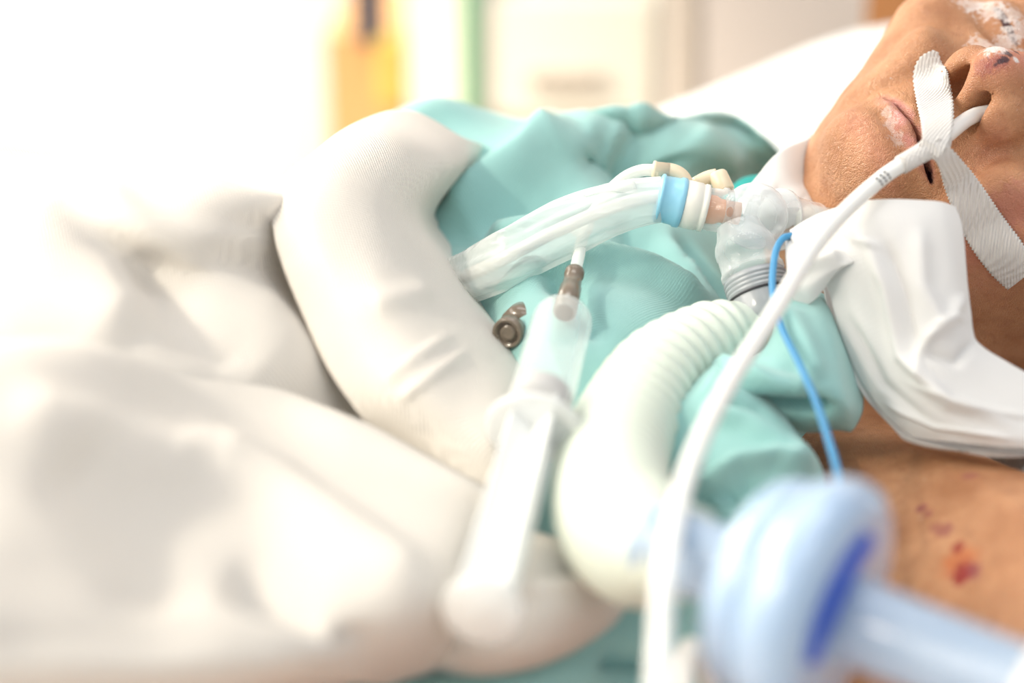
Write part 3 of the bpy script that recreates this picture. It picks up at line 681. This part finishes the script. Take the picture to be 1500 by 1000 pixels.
# white cloth with the grey overlocked hem
twl = thing('towel', 'white towel with grey stitched hem tucked under the blanket edge', 'towel', Pz(800, 900, .10))
tw = [
    [Pz(640, 770, .160), Pz(720, 770, .160), Pz(790, 775, .160), Pz(850, 800, .156), Pz(890, 826, .150)],
    [Pz(640, 820, .165), Pz(720, 815, .168), Pz(800, 815, .168), Pz(865, 828, .164), Pz(915, 850, .152)],
    [Pz(640, 870, .160), Pz(720, 865, .166), Pz(800, 865, .168), Pz(870, 868, .162), Pz(926, 880, .146)],
    [Pz(640, 920, .154), Pz(720, 920, .160), Pz(800, 918, .160), Pz(860, 915, .154), Pz(905, 918, .140)],
    [Pz(640, 965, .146), Pz(710, 970, .150), Pz(780, 965, .149), Pz(830, 956, .143), Pz(866, 948, .131)],
    [Pz(640, 1000, .132), Pz(700, 1000, .134), Pz(760, 992, .132), Pz(800, 980, .126), Pz(826, 970, .118)],
]
cloth('towel_cloth', tw, M_blank, twl, 14, 14, [([(700, 846), (790, 843), (880, 830)], 9, -.004), ([(700, 862), (790, 860), (880, 846)], 12, .003)], noise=((60, .001, 21),), thick=.005)
hem = crm(np.array([r[-1] for r in tw]), 12); hem = np.concatenate([hem, crm(np.array(tw[-1][::-1]), 8)[1:20]])
hp_, _ = resample(hem, .0007); k = np.arange(len(hp_))
mesh('stitched_hem', *sweep(hp_, .0011+.0005*np.sin(k*1.6), 8), M_hem, twl)
# teal draw sheet showing below the blanket
ds = [[Pz(x, y, z) for x in (540, 620, 700, 770, 840, 930)] for y, z in ((965, .112), (985, .118), (1010, .112), (1080, .08))]
o = cloth('draw_sheet', ds, M_gown, None, 12, 12, [([(600, 990), (680, 975), (760, 985)], 16, .008)], noise=((60, .001, 23),))
tag(o, 'teal draw sheet peeking out below the white blanket edge', 'sheet')

# ------------------------------------------------------------------ breathing connector at the throat
yc = thing('tracheostomy_connector', 'clear swivel breathing connector with smoke grey collar below the chin', 'connector', P(1100, 330, .60))
a0, a1, a2 = P(1030, 305, .600), P(1105, 316, .601), P(1192, 330, .618)
ax1 = nrm(a1-a0); l1 = np.linalg.norm(a1-a0); ax2 = nrm(a2-a1); l2 = np.linalg.norm(a2-a1)
mesh('inlet_tube', *lathe(a0, ax1, [(0, .0062), (.001, .0075), (.006, .0077), (.0065, .0084), (.008, .0084), (.0085, .0078), (l1, .0088)], cap=False), M_clear, yc)
mesh('inner_nozzle', *lathe(a0, ax1, [(-.002, .0052), (.004, .0052), (.006, .0042), (.013, .004)]), M_orange, yc, label='orange tinted inner nozzle')
n = 24; th = np.linspace(.15, np.pi-.15, n)
mesh('swivel_globe', *lathe(a1, ax2, [(-.0118*math.cos(t), .0118*math.sin(t)) for t in th], cap=False), M_clear, yc)
mesh('patient_tube', *lathe(a1, ax2, [(.004, .0098), (.010, .0102), (.011, .0112), (.013, .0112), (.0135, .0098), (l2*.85, .0086), (l2, .0084)], cap=False), M_clear, yc)
mesh('throat_ring', *lathe(a2-ax2*.004, ax2, [(0, .0062), (.001, .0072), (.010, .0072), (.011, .006)]), M_ivory, yc, label='ivory ring at the throat')
b0, b1 = P(1081, 330, .598), P(1126, 474, .586); axb = nrm(b1-b0); lb = np.linalg.norm(b1-b0)
mesh('branch_tube', *lathe(b0, axb, [(0, .0078), (.004, .0088), (.0065, .0102), (.0085, .0108), (.011, .0108), (.0115, .0104), (.017, .0106), (.0175, .0112), (.019, .0112), (.0195, .0104), (.0215, .0106)], cap=False), M_clear, yc)
prof = [(.0195, .0098), (.0197, .0107)]
for i in range(4): prof += [(.0205+i*.0016, .0108), (.0209+i*.0016, .0112), (.0216+i*.0016, .0112), (.0219+i*.0016, .0108)]
prof += [(.0275, .0112), (lb-.002, .0114), (lb, .0106)]
mesh('grey_collar', *lathe(b0, axb, prof), M_grey, yc, label='ribbed smoke grey collar')
mesh('dark_seal', *lathe(b0, axb, [(.0270, .0113), (.0271, .01155), (.0278, .01155), (.0279, .0113)]), M_black, yc, label='thin black seal ring')

# ------------------------------------------------------------------ closed suction catheter with sleeve
sc_ = thing('suction_catheter', 'closed suction catheter in crinkled clear sleeve with sky blue ring', 'catheter', P(985, 296, .60))
s0, s1, s2 = P(962, 289, .600), P(998, 297, .600), P(1042, 307, .600); axs = nrm(s2-s0); l01 = np.linalg.norm(s1-s0); l02 = np.linalg.norm(s2-s0)
mesh('blue_ring', *lathe(s0, axs, [(0, .0076), (.0006, .0086), (.0014, .0088), (.0018, .0082), (.0068, .0084), (.0074, .0089), (.0092, .0089), (.0096, .0082)]), M_sky, sc_, label='sky blue sleeve ring')
mesh('collar', *lathe(s0, axs, [(.0094, .0078), (.0098, .0085), (.0150, .0085), (.0152, .0082), (.0160, .0082), (.0162, .0085), (.0176, .0084), (.0180, .0070)]), M_ivory, sc_)
# film sleeve: flattened, creased tube running back under the blanket
cp = [P(972, 291, .600), P(925, 299, .600), P(870, 318, .598), P(800, 350, .596), P(740, 382, .594), P(690, 405, .608), P(640, 428, .640), P(600, 445, .67)]
pth, t = spline(cp, .0015); n = 56; th = np.linspace(0, 2*np.pi, n, endpoint=False)
k = len(pth); T = np.gradient(pth, axis=0); T /= np.linalg.norm(T, axis=1)[:, None]
V = []
for i in range(k):
    vtop = nrm(np.cross(np.cross(T[i], UP), T[i])); dep = np.cross(T[i], vtop)
    s_ = i/(k-1); ra = np.interp(s_, [0, .06, .25, .5, 1], [.0080, .0086, .0102, .0098, .0094]); rb = np.interp(s_, [0, .1, .4, 1], [.0080, .0068, .0056, .0055])
    cre = 1+.055*np.sin(3*th+4*s_)*min(1, s_*6)+.05*np.sin(7*th+9*s_+1)*min(1, s_*5)+.03*np.sin(13*th-15*s_)*min(1, s_*8)
    V.append(pth[i]+(np.cos(th)*ra*cre)[:, None]*vtop+(np.sin(th)*rb*cre)[:, None]*dep)
F = [[i*n+j, i*n+(j+1) % n, (i+1)*n+(j+1) % n, (i+1)*n+j] for i in range(k-1) for j in range(n)]
mesh('sleeve_film', np.concatenate(V), F, M_sleeve, sc_, label='thin clear crinkled plastic sleeve')
ip, _ = spline([p+UP*.001 for p in cp], .002)
mesh('inner_catheter', *sweep(ip, .0024, 14), M_ng, sc_)
fin = [[P(855, 283, .594), P(890, 268, .594), P(930, 266, .594)], [P(858, 288, .594), P(892, 280, .5935), P(935, 285, .594)]]
o = cloth('sleeve_tab', fin, M_sleeve, sc_, 6, 6, thick=.0003)
# beige irrigation port with its clear line
pp, _ = spline([P(958, 249, .604), P(985, 252, .604), P(1000, 262, .604), P(1008, 285, .604)], .0008)
mesh('irrigation_port', *sweep(pp, .0030, 20), M_beige, sc_, label='beige elbow port')
mesh('irrigation_port', *lathe(P(955, 248, .604), nrm(P(985, 252, .604)-P(955, 248, .604)), [(0, .0022), (.0003, .0032), (.0012, .0032), (.0014, .0030), (.006, .0031)]), M_beige, sc_)
lp, _ = spline([P(960, 249, .604), P(938, 250, .606), P(915, 260, .608), P(893, 280, .61), P(870, 310, .612), P(840, 345, .612)], .0015)
mesh('irrigation_line', *sweep(lp, .0022, 14), clear('milky_line', (.93, .95, .93), .55, .2, .85), sc_)
# second beige cap lying beside the connector
bc = thing('port_cap', 'beige elbow cap dangling behind the clear connector', 'cap', P(1050, 265, .612))
pp, _ = spline([P(1018, 270, .610), P(1035, 261, .610), P(1050, 257, .610)], .0008); mesh('cap_stem', *sweep(pp, .0026, 18), M_beige, bc)
mesh('cap_body', *lathe(P(1050, 252, .609), nrm(P(1066, 290, .606)-P(1050, 252, .609)), [(0, .0018), (.0004, .0030), (.0012, .0034), (.0075, .0037), (.008, .0034), (.0079, .0022)]), M_beige, bc)

# white throat tie and the teal patch behind it with gown shade in its colour
tt = thing('tracheostomy_tie', 'white folded throat tie between connector and chin', 'tie', P(1140, 285, .63))
g1 = [[P(1085, 300, .640), P(1115, 258, .640), P(1145, 222, .645), P(1180, 205, .66)],
      [P(1090, 315, .632), P(1125, 285, .630), P(1155, 268, .636), P(1185, 262, .652)],
      [P(1105, 330, .628), P(1140, 305, .622), P(1170, 290, .628), P(1198, 285, .645)],
      [P(1125, 345, .628), P(1160, 330, .622), P(1190, 318, .625), P(1215, 310, .64)]]
cloth('tie_band', g1, M_tissue, tt, 12, 12, [([(1130, 275), (1150, 285), (1180, 300)], 8, -.004)], noise=((120, .0006, 31),), thick=.002)
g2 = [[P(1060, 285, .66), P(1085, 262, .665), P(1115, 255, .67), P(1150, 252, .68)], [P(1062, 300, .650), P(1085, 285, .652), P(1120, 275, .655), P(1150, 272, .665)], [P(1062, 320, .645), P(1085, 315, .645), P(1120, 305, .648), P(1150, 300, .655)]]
cloth('shaded_gown_patch', g2, simple('shaded_teal_cotton', (.02, .33, .31), .9, (900, .3, .001)), person, 8, 8, thick=.002, label='gown cloth in shade at the neckline, painted deep teal')  # shade in the gown neckline, put into the colour as deep teal

# ------------------------------------------------------------------ corrugated breathing tube
AXF = nrm(cv(.81, -.286, .50)); FEND = P(1185, 882, .412)-AXF*.034
cpath, t = spline([P(1124, 484, .590), P(1092, 486, .586), P(1040, 500, .578), P(968, 545, .560), P(918, 620, .535), P(895, 690, .505), P(905, 762, .468), P(948, 800, .446), FEND], .0006)
L_ = t[-1]; rad = np.interp(t, [0, .012, .022, .06, L_-.05, L_-.02, L_-.012, L_], [.0108, .0112, .0132, .0158, .0168, .0168, .0128, .0122])
cor = np.interp(t, [.012, .02, L_-.022, L_-.016], [0, 1, 1, 0]); ph = t/.0068*np.pi
rad = rad+cor*(.0016*np.abs(np.sin(ph))**1.3-.0009)
o = mesh('corrugated_tube', *sweep(cpath, rad, 40), M_corr); tag(o, 'pale green white corrugated breathing tube curving across the gown', 'breathing tube')

# ------------------------------------------------------------------ breathing filter
hf = thing('breathing_filter', 'round pale blue breathing filter with royal blue arc near the shoulder', 'filter', P(1180, 880, .415))
axf = nrm(cv(.81, -.286, .50)); Cf = P(1185, 882, .412)
mesh('inlet_port', *lathe(Cf, axf, [(-.046, .0080), (-.046, .0096), (-.044, .0100), (-.024, .0102), (-.020, .0125)]), M_filter, hf)
mesh('back_shell', *lathe(Cf, axf, [(-.0200, .010), (-.0190, .018), (-.0170, .0235), (-.0145, .0262), (-.0115, .0274), (-.0085, .0276), (-.006, .0268)], 72), M_filter2, hf)
mesh('front_shell', *lathe(Cf, axf, [(-.0065, .0275), (-.0045, .0300), (-.001, .0318), (.003, .0322), (.0062, .0312), (.0085, .0288), (.0092, .026), (.0088, .016), (.0105, .0115)], 72), M_filter2, hf)
mesh('outlet_port', *lathe(Cf, axf, [(.008, .0112), (.0115, .0106), (.054, .0098), (.0545, .0104), (.058, .0104), (.0585, .0090)]), M_filter, hf)
Mf = nrm(cv(.33, .94, 0)-axf*(cv(.33, .94, 0)@axf)); mf = np.cross(axf, Mf)
if (mf@RT) < 0: mf = -mf
arc = [Cf+axf*.0092+.031*(Mf*a_+mf*b_) for a_, b_ in ((.62, -.14), (.42, -.38), (.18, -.50), (-.10, -.54), (-.36, -.46))]
ap, t = spline(arc, .001); mesh('blue_arc', *sweep(ap, .0026+.0008*np.sin(np.pi*t/t[-1]), 12), M_royal, hf, label='royal blue curved mark')
ec = thing('elbow_connector', 'ivory ribbed connector on the end of the blue filter', 'connector', Cf+axf*.065)
mesh('socket', *lathe(Cf+axf*.0535, axf, [(0, .0105), (.0005, .0125), (.004, .0132), (.006, .0124), (.008, .0132), (.010, .0124), (.012, .0134), (.030, .0138)]), M_ivory, ec)
ep, _ = spline([Cf+axf*.075, Cf+axf*.092, Cf+axf*.106-Z*.008, Cf+axf*.112-Z*.03], .002)
mesh('elbow', *sweep(ep, .0125, 28), M_clear, ec)
o = mesh('tube_clip', *sweep(spline([P(1000, 1015, .44), P(1004, 968, .445), P(1020, 945, .45), P(1036, 985, .45), P(1040, 1020, .45)], .001)[0], .0034, 12, np.full(999, .6)), M_white)
tag(o, 'white bent plastic clip on the gown below the filter', 'clip')

# ------------------------------------------------------------------ syringe
T0, U0 = P(826, 462, .562), P(708, 892, .430); axq = nrm(U0-T0); Lq = np.linalg.norm(U0-T0); fb = .44*Lq
sy = thing('syringe', 'clear plastic syringe with drawn plunger pointing at the suction sleeve', 'syringe', (T0+U0)/2)
mesh('barrel', *lathe(T0, axq, [(-.002, .0030), (0, .0040), (.0006, .0070), (.0016, .0088), (.0034, .0097), (.006, .0100), (fb, .0100)], cap=False), M_barrel, sy)
u, v, a_ = frame_from(axq); th = np.linspace(0, 2*np.pi, 40, endpoint=False); fl = []
for t_, g_ in ((fb, .86), (fb+.0003, 1), (fb+.0018, 1), (fb+.0021, .86)):
    fl.append(T0+axq*t_+np.cos(th)[:, None]*u*.0145*g_+np.sin(th)[:, None]*v*.0118*g_)
F = [[i*40+j, i*40+(j+1) % 40, (i+1)*40+(j+1) % 40, (i+1)*40+j] for i in range(3) for j in range(40)]+[list(range(40))[::-1], list(range(120, 160))]
M_milk = clear('milky_plastic', (.90, .92, .92), .62, .25, .9)
mesh('flange', np.concatenate(fl), F, M_milk, sy)
mesh('piston', *lathe(T0, axq, [(fb-.018, .004), (fb-.0160, .0085), (fb-.0155, .0097), (fb-.0145, .0097), (fb-.014, .0090), (fb-.011, .0090), (fb-.0105, .0097), (fb-.0095, .0097), (fb-.009, .0070)]), M_rubber, sy, label='grey rubber piston')
fins = []
for dd in (u+v, u-v):
    dd = nrm(dd); nn = np.cross(axq, dd); q = []
    for t_ in (fb-.009, Lq):
        for sx, sn in ((-1, -1), (1, -1), (1, 1), (-1, 1)): q.append(T0+axq*t_+dd*.0088*sx+nn*.0007*sn)
    fins.append((np.array(q), [[0, 1, 2, 3], [7, 6, 5, 4], [0, 4, 5, 1], [1, 5, 6, 2], [2, 6, 7, 3], [3, 7, 4, 0]]))
mesh('plunger_rod', *join(fins), M_milk, sy, smooth=False)
mesh('thumb_rest', *lathe(T0+axq*Lq, axq, [(-.0012, .0080), (-.001, .0104), (.001, .0106), (.0016, .0098)]), M_milk, sy)
nz = nrm(P(842, 398, .585)-T0); lz_ = np.linalg.norm(P(842, 398, .585)-T0); mesh('luer_fitting', *lathe(T0, nz, [(.002, .0030), (.0024, .0040), (lz_*.60, .0037), (lz_*.62, .0033), (lz_*.90, .0030), (lz_*.91, .0034), (lz_*.99, .0034), (lz_, .0018)]), M_bronze, sy, label='dark brown luer fitting')
sp, _ = spline([P(842, 400, .586), P(847, 378, .592), P(853, 350, .602), P(862, 330, .612)], .001)
o = mesh('feeding_line', *sweep(sp, .0022, 14), clear('line_plastic', (.92, .95, .93), .5, .2, .85)); tag(o, 'thin clear line rising from the syringe fitting to the sleeve', 'tube')
lc = thing('luer_cap', 'small dark brown capped luer fitting lying beside the syringe', 'cap', P(760, 472, .585))
c0 = P(742, 489, .572); axc = nrm(P(790, 447, .60)-c0)
mesh('cap_ring', *lathe(c0, axc, [(0.00062, 0.00155), (0.00031, 0.00248), (0.00186, 0.00279), (0.00186, 0.00389), (0.00000, 0.00420), (0.00046, 0.00528), (0.00466, 0.00528), (0.00528, 0.00342), (0.00854, 0.00311)]), M_bronze, lc)
mesh('cap_barrel', *lathe(c0, axc, [(0.00854, 0.00279), (0.00900, 0.00590), (0.01631, 0.00621), (0.01739, 0.00528), (0.01739, 0.00279), (0.02329, 0.00248), (0.02391, 0.00155)]), M_bronze, lc)

# ------------------------------------------------------------------ paper tissue over the throat
ti = thing('paper_tissue', 'crumpled white paper tissue tucked under the jaw', 'tissue', P(1320, 480, .56))
hd = [
    [P(1158, 338, .580), P(1200, 312, .575), P(1250, 296, .570), P(1310, 291, .565), P(1368, 294, .566), P(1396, 305, .572)],
    [P(1160, 352, .576), P(1205, 335, .571), P(1255, 325, .564), P(1315, 322, .558), P(1378, 325, .560), P(1406, 335, .568)],
    [P(1172, 375, .574), P(1212, 370, .568), P(1262, 372, .560), P(1322, 378, .553), P(1386, 385, .555), P(1414, 390, .564)],
    [P(1195, 395, .572), P(1235, 405, .565), P(1282, 430, .557), P(1335, 445, .549), P(1394, 450, .551), P(1421, 450, .560)],
    [P(1212, 425, .571), P(1252, 455, .563), P(1298, 490, .555), P(1350, 510, .546), P(1402, 508, .548), P(1430, 500, .557)],
    [P(1228, 490, .568), P(1270, 525, .559), P(1315, 555, .551), P(1365, 565, .543), P(1425, 550, .545), P(1480, 533, .552)],
    [P(1258, 560, .562), P(1300, 580, .553), P(1345, 600, .546), P(1400, 605, .540), P(1470, 592, .541), P(1560, 572, .548)],
    [P(1300, 612, .555), P(1335, 620, .549), P(1380, 630, .543), P(1440, 637, .537), P(1510, 632, .537), P(1600, 610, .544)],
    [P(1335, 640, .551), P(1370, 645, .546), P(1410, 650, .541), P(1470, 656, .537), P(1540, 654, .537), P(1620, 640, .542)],
]
cloth('tissue_sheet', hd, M_tissue, ti, 14, 16, [([(1265, 345), (1300, 420), (1320, 520), (1390, 590), (1480, 620)], 9, .0035), ([(1295, 350), (1325, 430), (1340, 520)], 12, -.003), ([(1345, 330), (1350, 420), (1390, 500)], 14, .0025),
      ([(1350, 500), (1390, 470), (1410, 430)], 8, .002), ([(1355, 515), (1400, 530), (1425, 500)], 8, -.002), ([(1235, 460), (1290, 560), (1360, 620)], 8, -.0022), ([(1225, 330), (1250, 350), (1290, 362)], 5, .0015), ([(1370, 480), (1345, 520), (1350, 560)], 5, .0014), ([(1360, 480), (1395, 465), (1412, 470)], 4, .0012), ([(1330, 560), (1420, 600), (1520, 610)], 5, .0014), ([(1290, 590), (1370, 625), (1480, 642)], 4, .0012)], noise=((90, .0009, 41), (230, .0003, 42)), thick=.0006)
un = [
    [P(1206, 405, .578), P(1235, 430, .580), P(1270, 470, .58), P(1330, 540, .575), P(1420, 560, .57)],
    [P(1214, 450, .574), P(1245, 490, .572), P(1285, 530, .570), P(1350, 585, .565), P(1450, 600, .56)],
    [P(1236, 525, .569), P(1270, 555, .566), P(1315, 585, .563), P(1385, 615, .558), P(1500, 620, .553)],
    [P(1268, 585, .563), P(1305, 608, .560), P(1350, 628, .557), P(1420, 642, .552), P(1530, 642, .549)],
    [P(1316, 634, .556), P(1345, 645, .553), P(1390, 655, .549), P(1455, 664, .545), P(1545, 666, .545)],
    [P(1340, 648, .556), P(1365, 656, .553), P(1400, 662, .549), P(1465, 668, .546), P(1548, 672, .546)],
]
cloth('under_layer', un, M_tissue, ti, 12, 14, [([(1225, 470), (1265, 560), (1330, 620), (1420, 648)], 7, .002)], noise=((90, .0008, 44),), thick=.0006)
lo = [
    [P(1150, 352, .578), P(1180, 345, .574), P(1215, 350, .570), P(1262, 362, .565)],
    [P(1152, 385, .572), P(1183, 380, .567), P(1216, 378, .563), P(1252, 380, .561)],
    [P(1156, 420, .569), P(1184, 415, .564), P(1210, 402, .562), P(1234, 395, .562)],
    [P(1164, 444, .570), P(1186, 446, .567), P(1204, 430, .566), P(1218, 412, .567)],
]
cloth('loose_corner', lo, M_tissue, ti, 12, 12, [([(1160, 400), (1195, 385), (1235, 370)], 8, .003)], noise=((120, .0008, 46),), thick=.0006)

# ------------------------------------------------------------------ feeding tube, tape and blue line
nt_ = thing('feeding_tube', 'milky white feeding tube running from the nostril across the chest', 'feeding tube', P(1140, 450, .52))
nose_in = head(.78, .5, 3.9)
tube_pts = [nose_in, head(.80, .6, 3.0), head(.9, .75, 2.0), P(1366, 214, .573), P(1290, 262, .566), P(1205, 345, .548), P(1135, 455, .515), P(1062, 572, .478), P(1008, 690, .440), P(976, 830, .408), P(966, 960, .392), P(964, 1120, .365), P(972, 1500, .35), P(1010, 2100, .36)]
npth, t = spline(tube_pts, .0015); mesh('tube', *sweep(npth, .0027, 24), M_ng, nt_)
# four rows of dashes printed round the tube
pj = proj(npth); i0 = np.argmin(np.hypot(pj[:, 0]-1292, pj[:, 1]-261))
for r_ in range(4):
    c = npth[i0]+nrm(npth[i0+4]-npth[i0])*(r_-1.5)*.0021; axn = nrm(npth[i0+4]-npth[i0]); e1 = nrm(-FW-axn*(-FW@axn)); e2 = np.cross(axn, e1)
    for d_ in range(3):
        an = np.linspace(-.75+d_*.5, -.42+d_*.5, 5); q = []
        for sg in (-.0004, .0004): q += [c+axn*(sg+.0005*x)+(e1*math.cos(x)+e2*math.sin(x))*.00277 for x in an]
        mesh('depth_mark', np.array(q), [[j, j+1, j+6, j+5] for j in range(4)], M_black, nt_)
tp = thing('adhesive_tape', 'white zigzag edged cloth tape holding the feeding tube to the nose', 'tape', P(1370, 210, .57))
def strip(name, cen, lift):
    """tape strip: (px, py, half width px, depth offset or surface) with pinked edges"""
    C = crm(np.array(cen, float), 40); s_ = np.concatenate([[0], np.cumsum(np.hypot(*np.diff(C[:, :2], axis=0).T))]); m = int(s_[-1]/1.0); tt_ = np.linspace(0, s_[-1], m)
    C = np.stack([np.interp(tt_, s_, C[:, k]) for k in range(C.shape[1])], -1)
    T = np.gradient(C[:, :2], axis=0); T /= np.linalg.norm(T, axis=1)[:, None]; N = np.stack([-T[:, 1], T[:, 0]], -1)
    nw = 13; V = []
    for i in range(m):
        tooth = 2.6*(abs((tt_[i] % 5.2)-2.6)/2.6)
        for j in range(nw):
            a = -1+2*j/(nw-1); hw = C[i, 2]+(tooth if abs(a) == 1 else 0)
            q = C[i, :2]+N[i]*a*hw
            surf = hit(q[0], q[1]); ds_ = proj(surf)[2] if surf is not None else .60
            d = (ds_-.0012)*(1-C[i, 3])+min(C[i, 4], ds_-.0012)*C[i, 3]
            V.append(P(q[0], q[1], d))
    V = np.array(V).reshape(m, nw, 3)
    for _ in range(6):
        W = V.copy(); W[1:-1] = (V[:-2]+V[1:-1]*2+V[2:])/4; W[:, 1:-1] = (W[:, :-2]+W[:, 1:-1]*2+W[:, 2:])/4
        W[:, 0] = V[:, 0]; W[:, -1] = V[:, -1]; V = W
    fl_ = V.reshape(-1, 3); q = proj(fl_)
    for i, (a, b_, d) in enumerate(q):
        h_ = hit(a, b_)
        if h_ is not None: fl_[i] = P(a, b_, min(d, proj(h_)[2]-.0011))
    o = mesh(name, fl_, grid_faces(m, nw), M_tape, tp); md = o.modifiers.new('thickness', 'SOLIDIFY'); md.thickness = .0003; md.offset = 1
    return o
strip('nose_strip', [(1371, 75, 3, 0, .58), (1364, 92, 18, 0, .58), (1363, 112, 24, 0, .58), (1369, 145, 25, .2, .575), (1373, 180, 22, .8, .571), (1370, 207, 18, 1, .568), (1360, 222, 16, 1, .568)], 0)
strip('cheek_strip', [(1364, 212, 14, 1, .568), (1386, 232, 14, .9, .570), (1410, 275, 24, .3, .575), (1440, 330, 30, 0, .58), (1472, 375, 31, 0, .58), (1497, 408, 25, 0, .58)], 0)
ia, ib = np.argmin(np.hypot(pj[:, 0]-1378, pj[:, 1]-206)), np.argmin(np.hypot(pj[:, 0]-1318, pj[:, 1]-238))
wp = npth[min(ia, ib):max(ia, ib)+1]; kk = np.linspace(0, 1, len(wp))
mesh('tube_wrap', *sweep(wp, .0033+.0012*np.exp(-((kk-.15)/.25)**2), 20), M_tape, tp)
bp_, _ = spline([P(1160, 345, .578), P(1147, 349, .576), P(1137, 366, .574), P(1132, 400, .568), P(1133, 435, .560), P(1146, 482, .548), P(1172, 535, .532), P(1196, 590, .517), P(1214, 645, .505), P(1228, 695, .495), P(1240, 760, .488), hit(1262, 830, .006), hit(1280, 850, .0025)], .001)
o = mesh('pilot_line', *sweep(bp_, .0012, 12), M_string); tag(o, 'thin blue pilot line hanging from the throat past the white tube', 'line')

# ------------------------------------------------------------------ furniture behind the bed
cb = thing('bedside_cabinet', 'cream bedside cabinet with green edge strip behind the patient', 'cabinet', (.09, 2.0, FLOOR))
def d2(px, d): return (px-750)/FPX*d
o = mesh('cabinet_body', *boxg((d2(822, 1.95), 2.05, -.26), (.225, .40, .84)), M_cream, cb, smooth=False); bevel(o, .012)
for z_, h_ in ((-.01, .13), (-.20, .22), (-.46, .26)):
    o = mesh('drawer', *boxg((d2(822, 1.95), 1.845, z_), (.20, .02, h_)), M_cream, cb, smooth=False); bevel(o, .006)
    hnd = mesh('handle', *boxg((d2(822, 1.95), 1.828, z_-.02), (.08, .014, .014)), M_greyp, o, smooth=False)
mesh('edge_strip', *boxg((d2(686, 1.85), 1.835, -.26), (.016, .03, .84)), M_green, cb, smooth=False)
mesh('side_panel', *boxg((d2(642, 1.95), 2.05, -.26), (.062, .36, .84)), M_cream, cb, smooth=False)
o = mesh('suction_hose', *sweep(spline([(d2(985, 1.9), 1.80, .30), (d2(992, 1.9), 1.80, .10), (d2(998, 1.9), 1.80, -.08), (d2(993, 1.9), 1.80, -.3), (d2(990, 1.9), 1.80, FLOOR+.02)], .02)[0], .016, 16), M_greyp)
tag(o, 'warm grey hose hanging beside the cream cabinet', 'hose')
sh = thing('wooden_stand', 'amber wooden stand behind the blanket', 'stand', (d2(545, 1.95), 2.05, FLOOR))
mesh('top_panel', *boxg((d2(535, 1.95), 2.06, -.10), (.085, .30, .20)), M_amber, sh, smooth=False)
for a_ in (-1, 1): mesh('leg', *boxg((d2(545, 1.95)+a_*.033, 1.95, (FLOOR-.2)/2), (.02, .02, -.2-FLOOR), 0), M_amber, sh, smooth=False)
for a_ in (-1, 1): mesh('leg', *boxg((d2(545, 1.95)+a_*.033, 2.16, (FLOOR-.2)/2), (.02, .02, -.2-FLOOR), 0), M_amber, sh, smooth=False)
yb = thing('yellow_bag', 'small yellow bag with navy strap hanging on the wooden stand', 'bag', (d2(575, 1.9), 1.89, -.10))
o = mesh('pouch', *boxg((d2(575, 1.88), 1.885, -.035), (.034, .03, .085)), M_yellow, yb, smooth=False); bevel(o, .01)
mesh('strap', *boxg((d2(540, 1.88), 1.89, .04), (.032, .02, .085)), M_navy, yb, smooth=False)
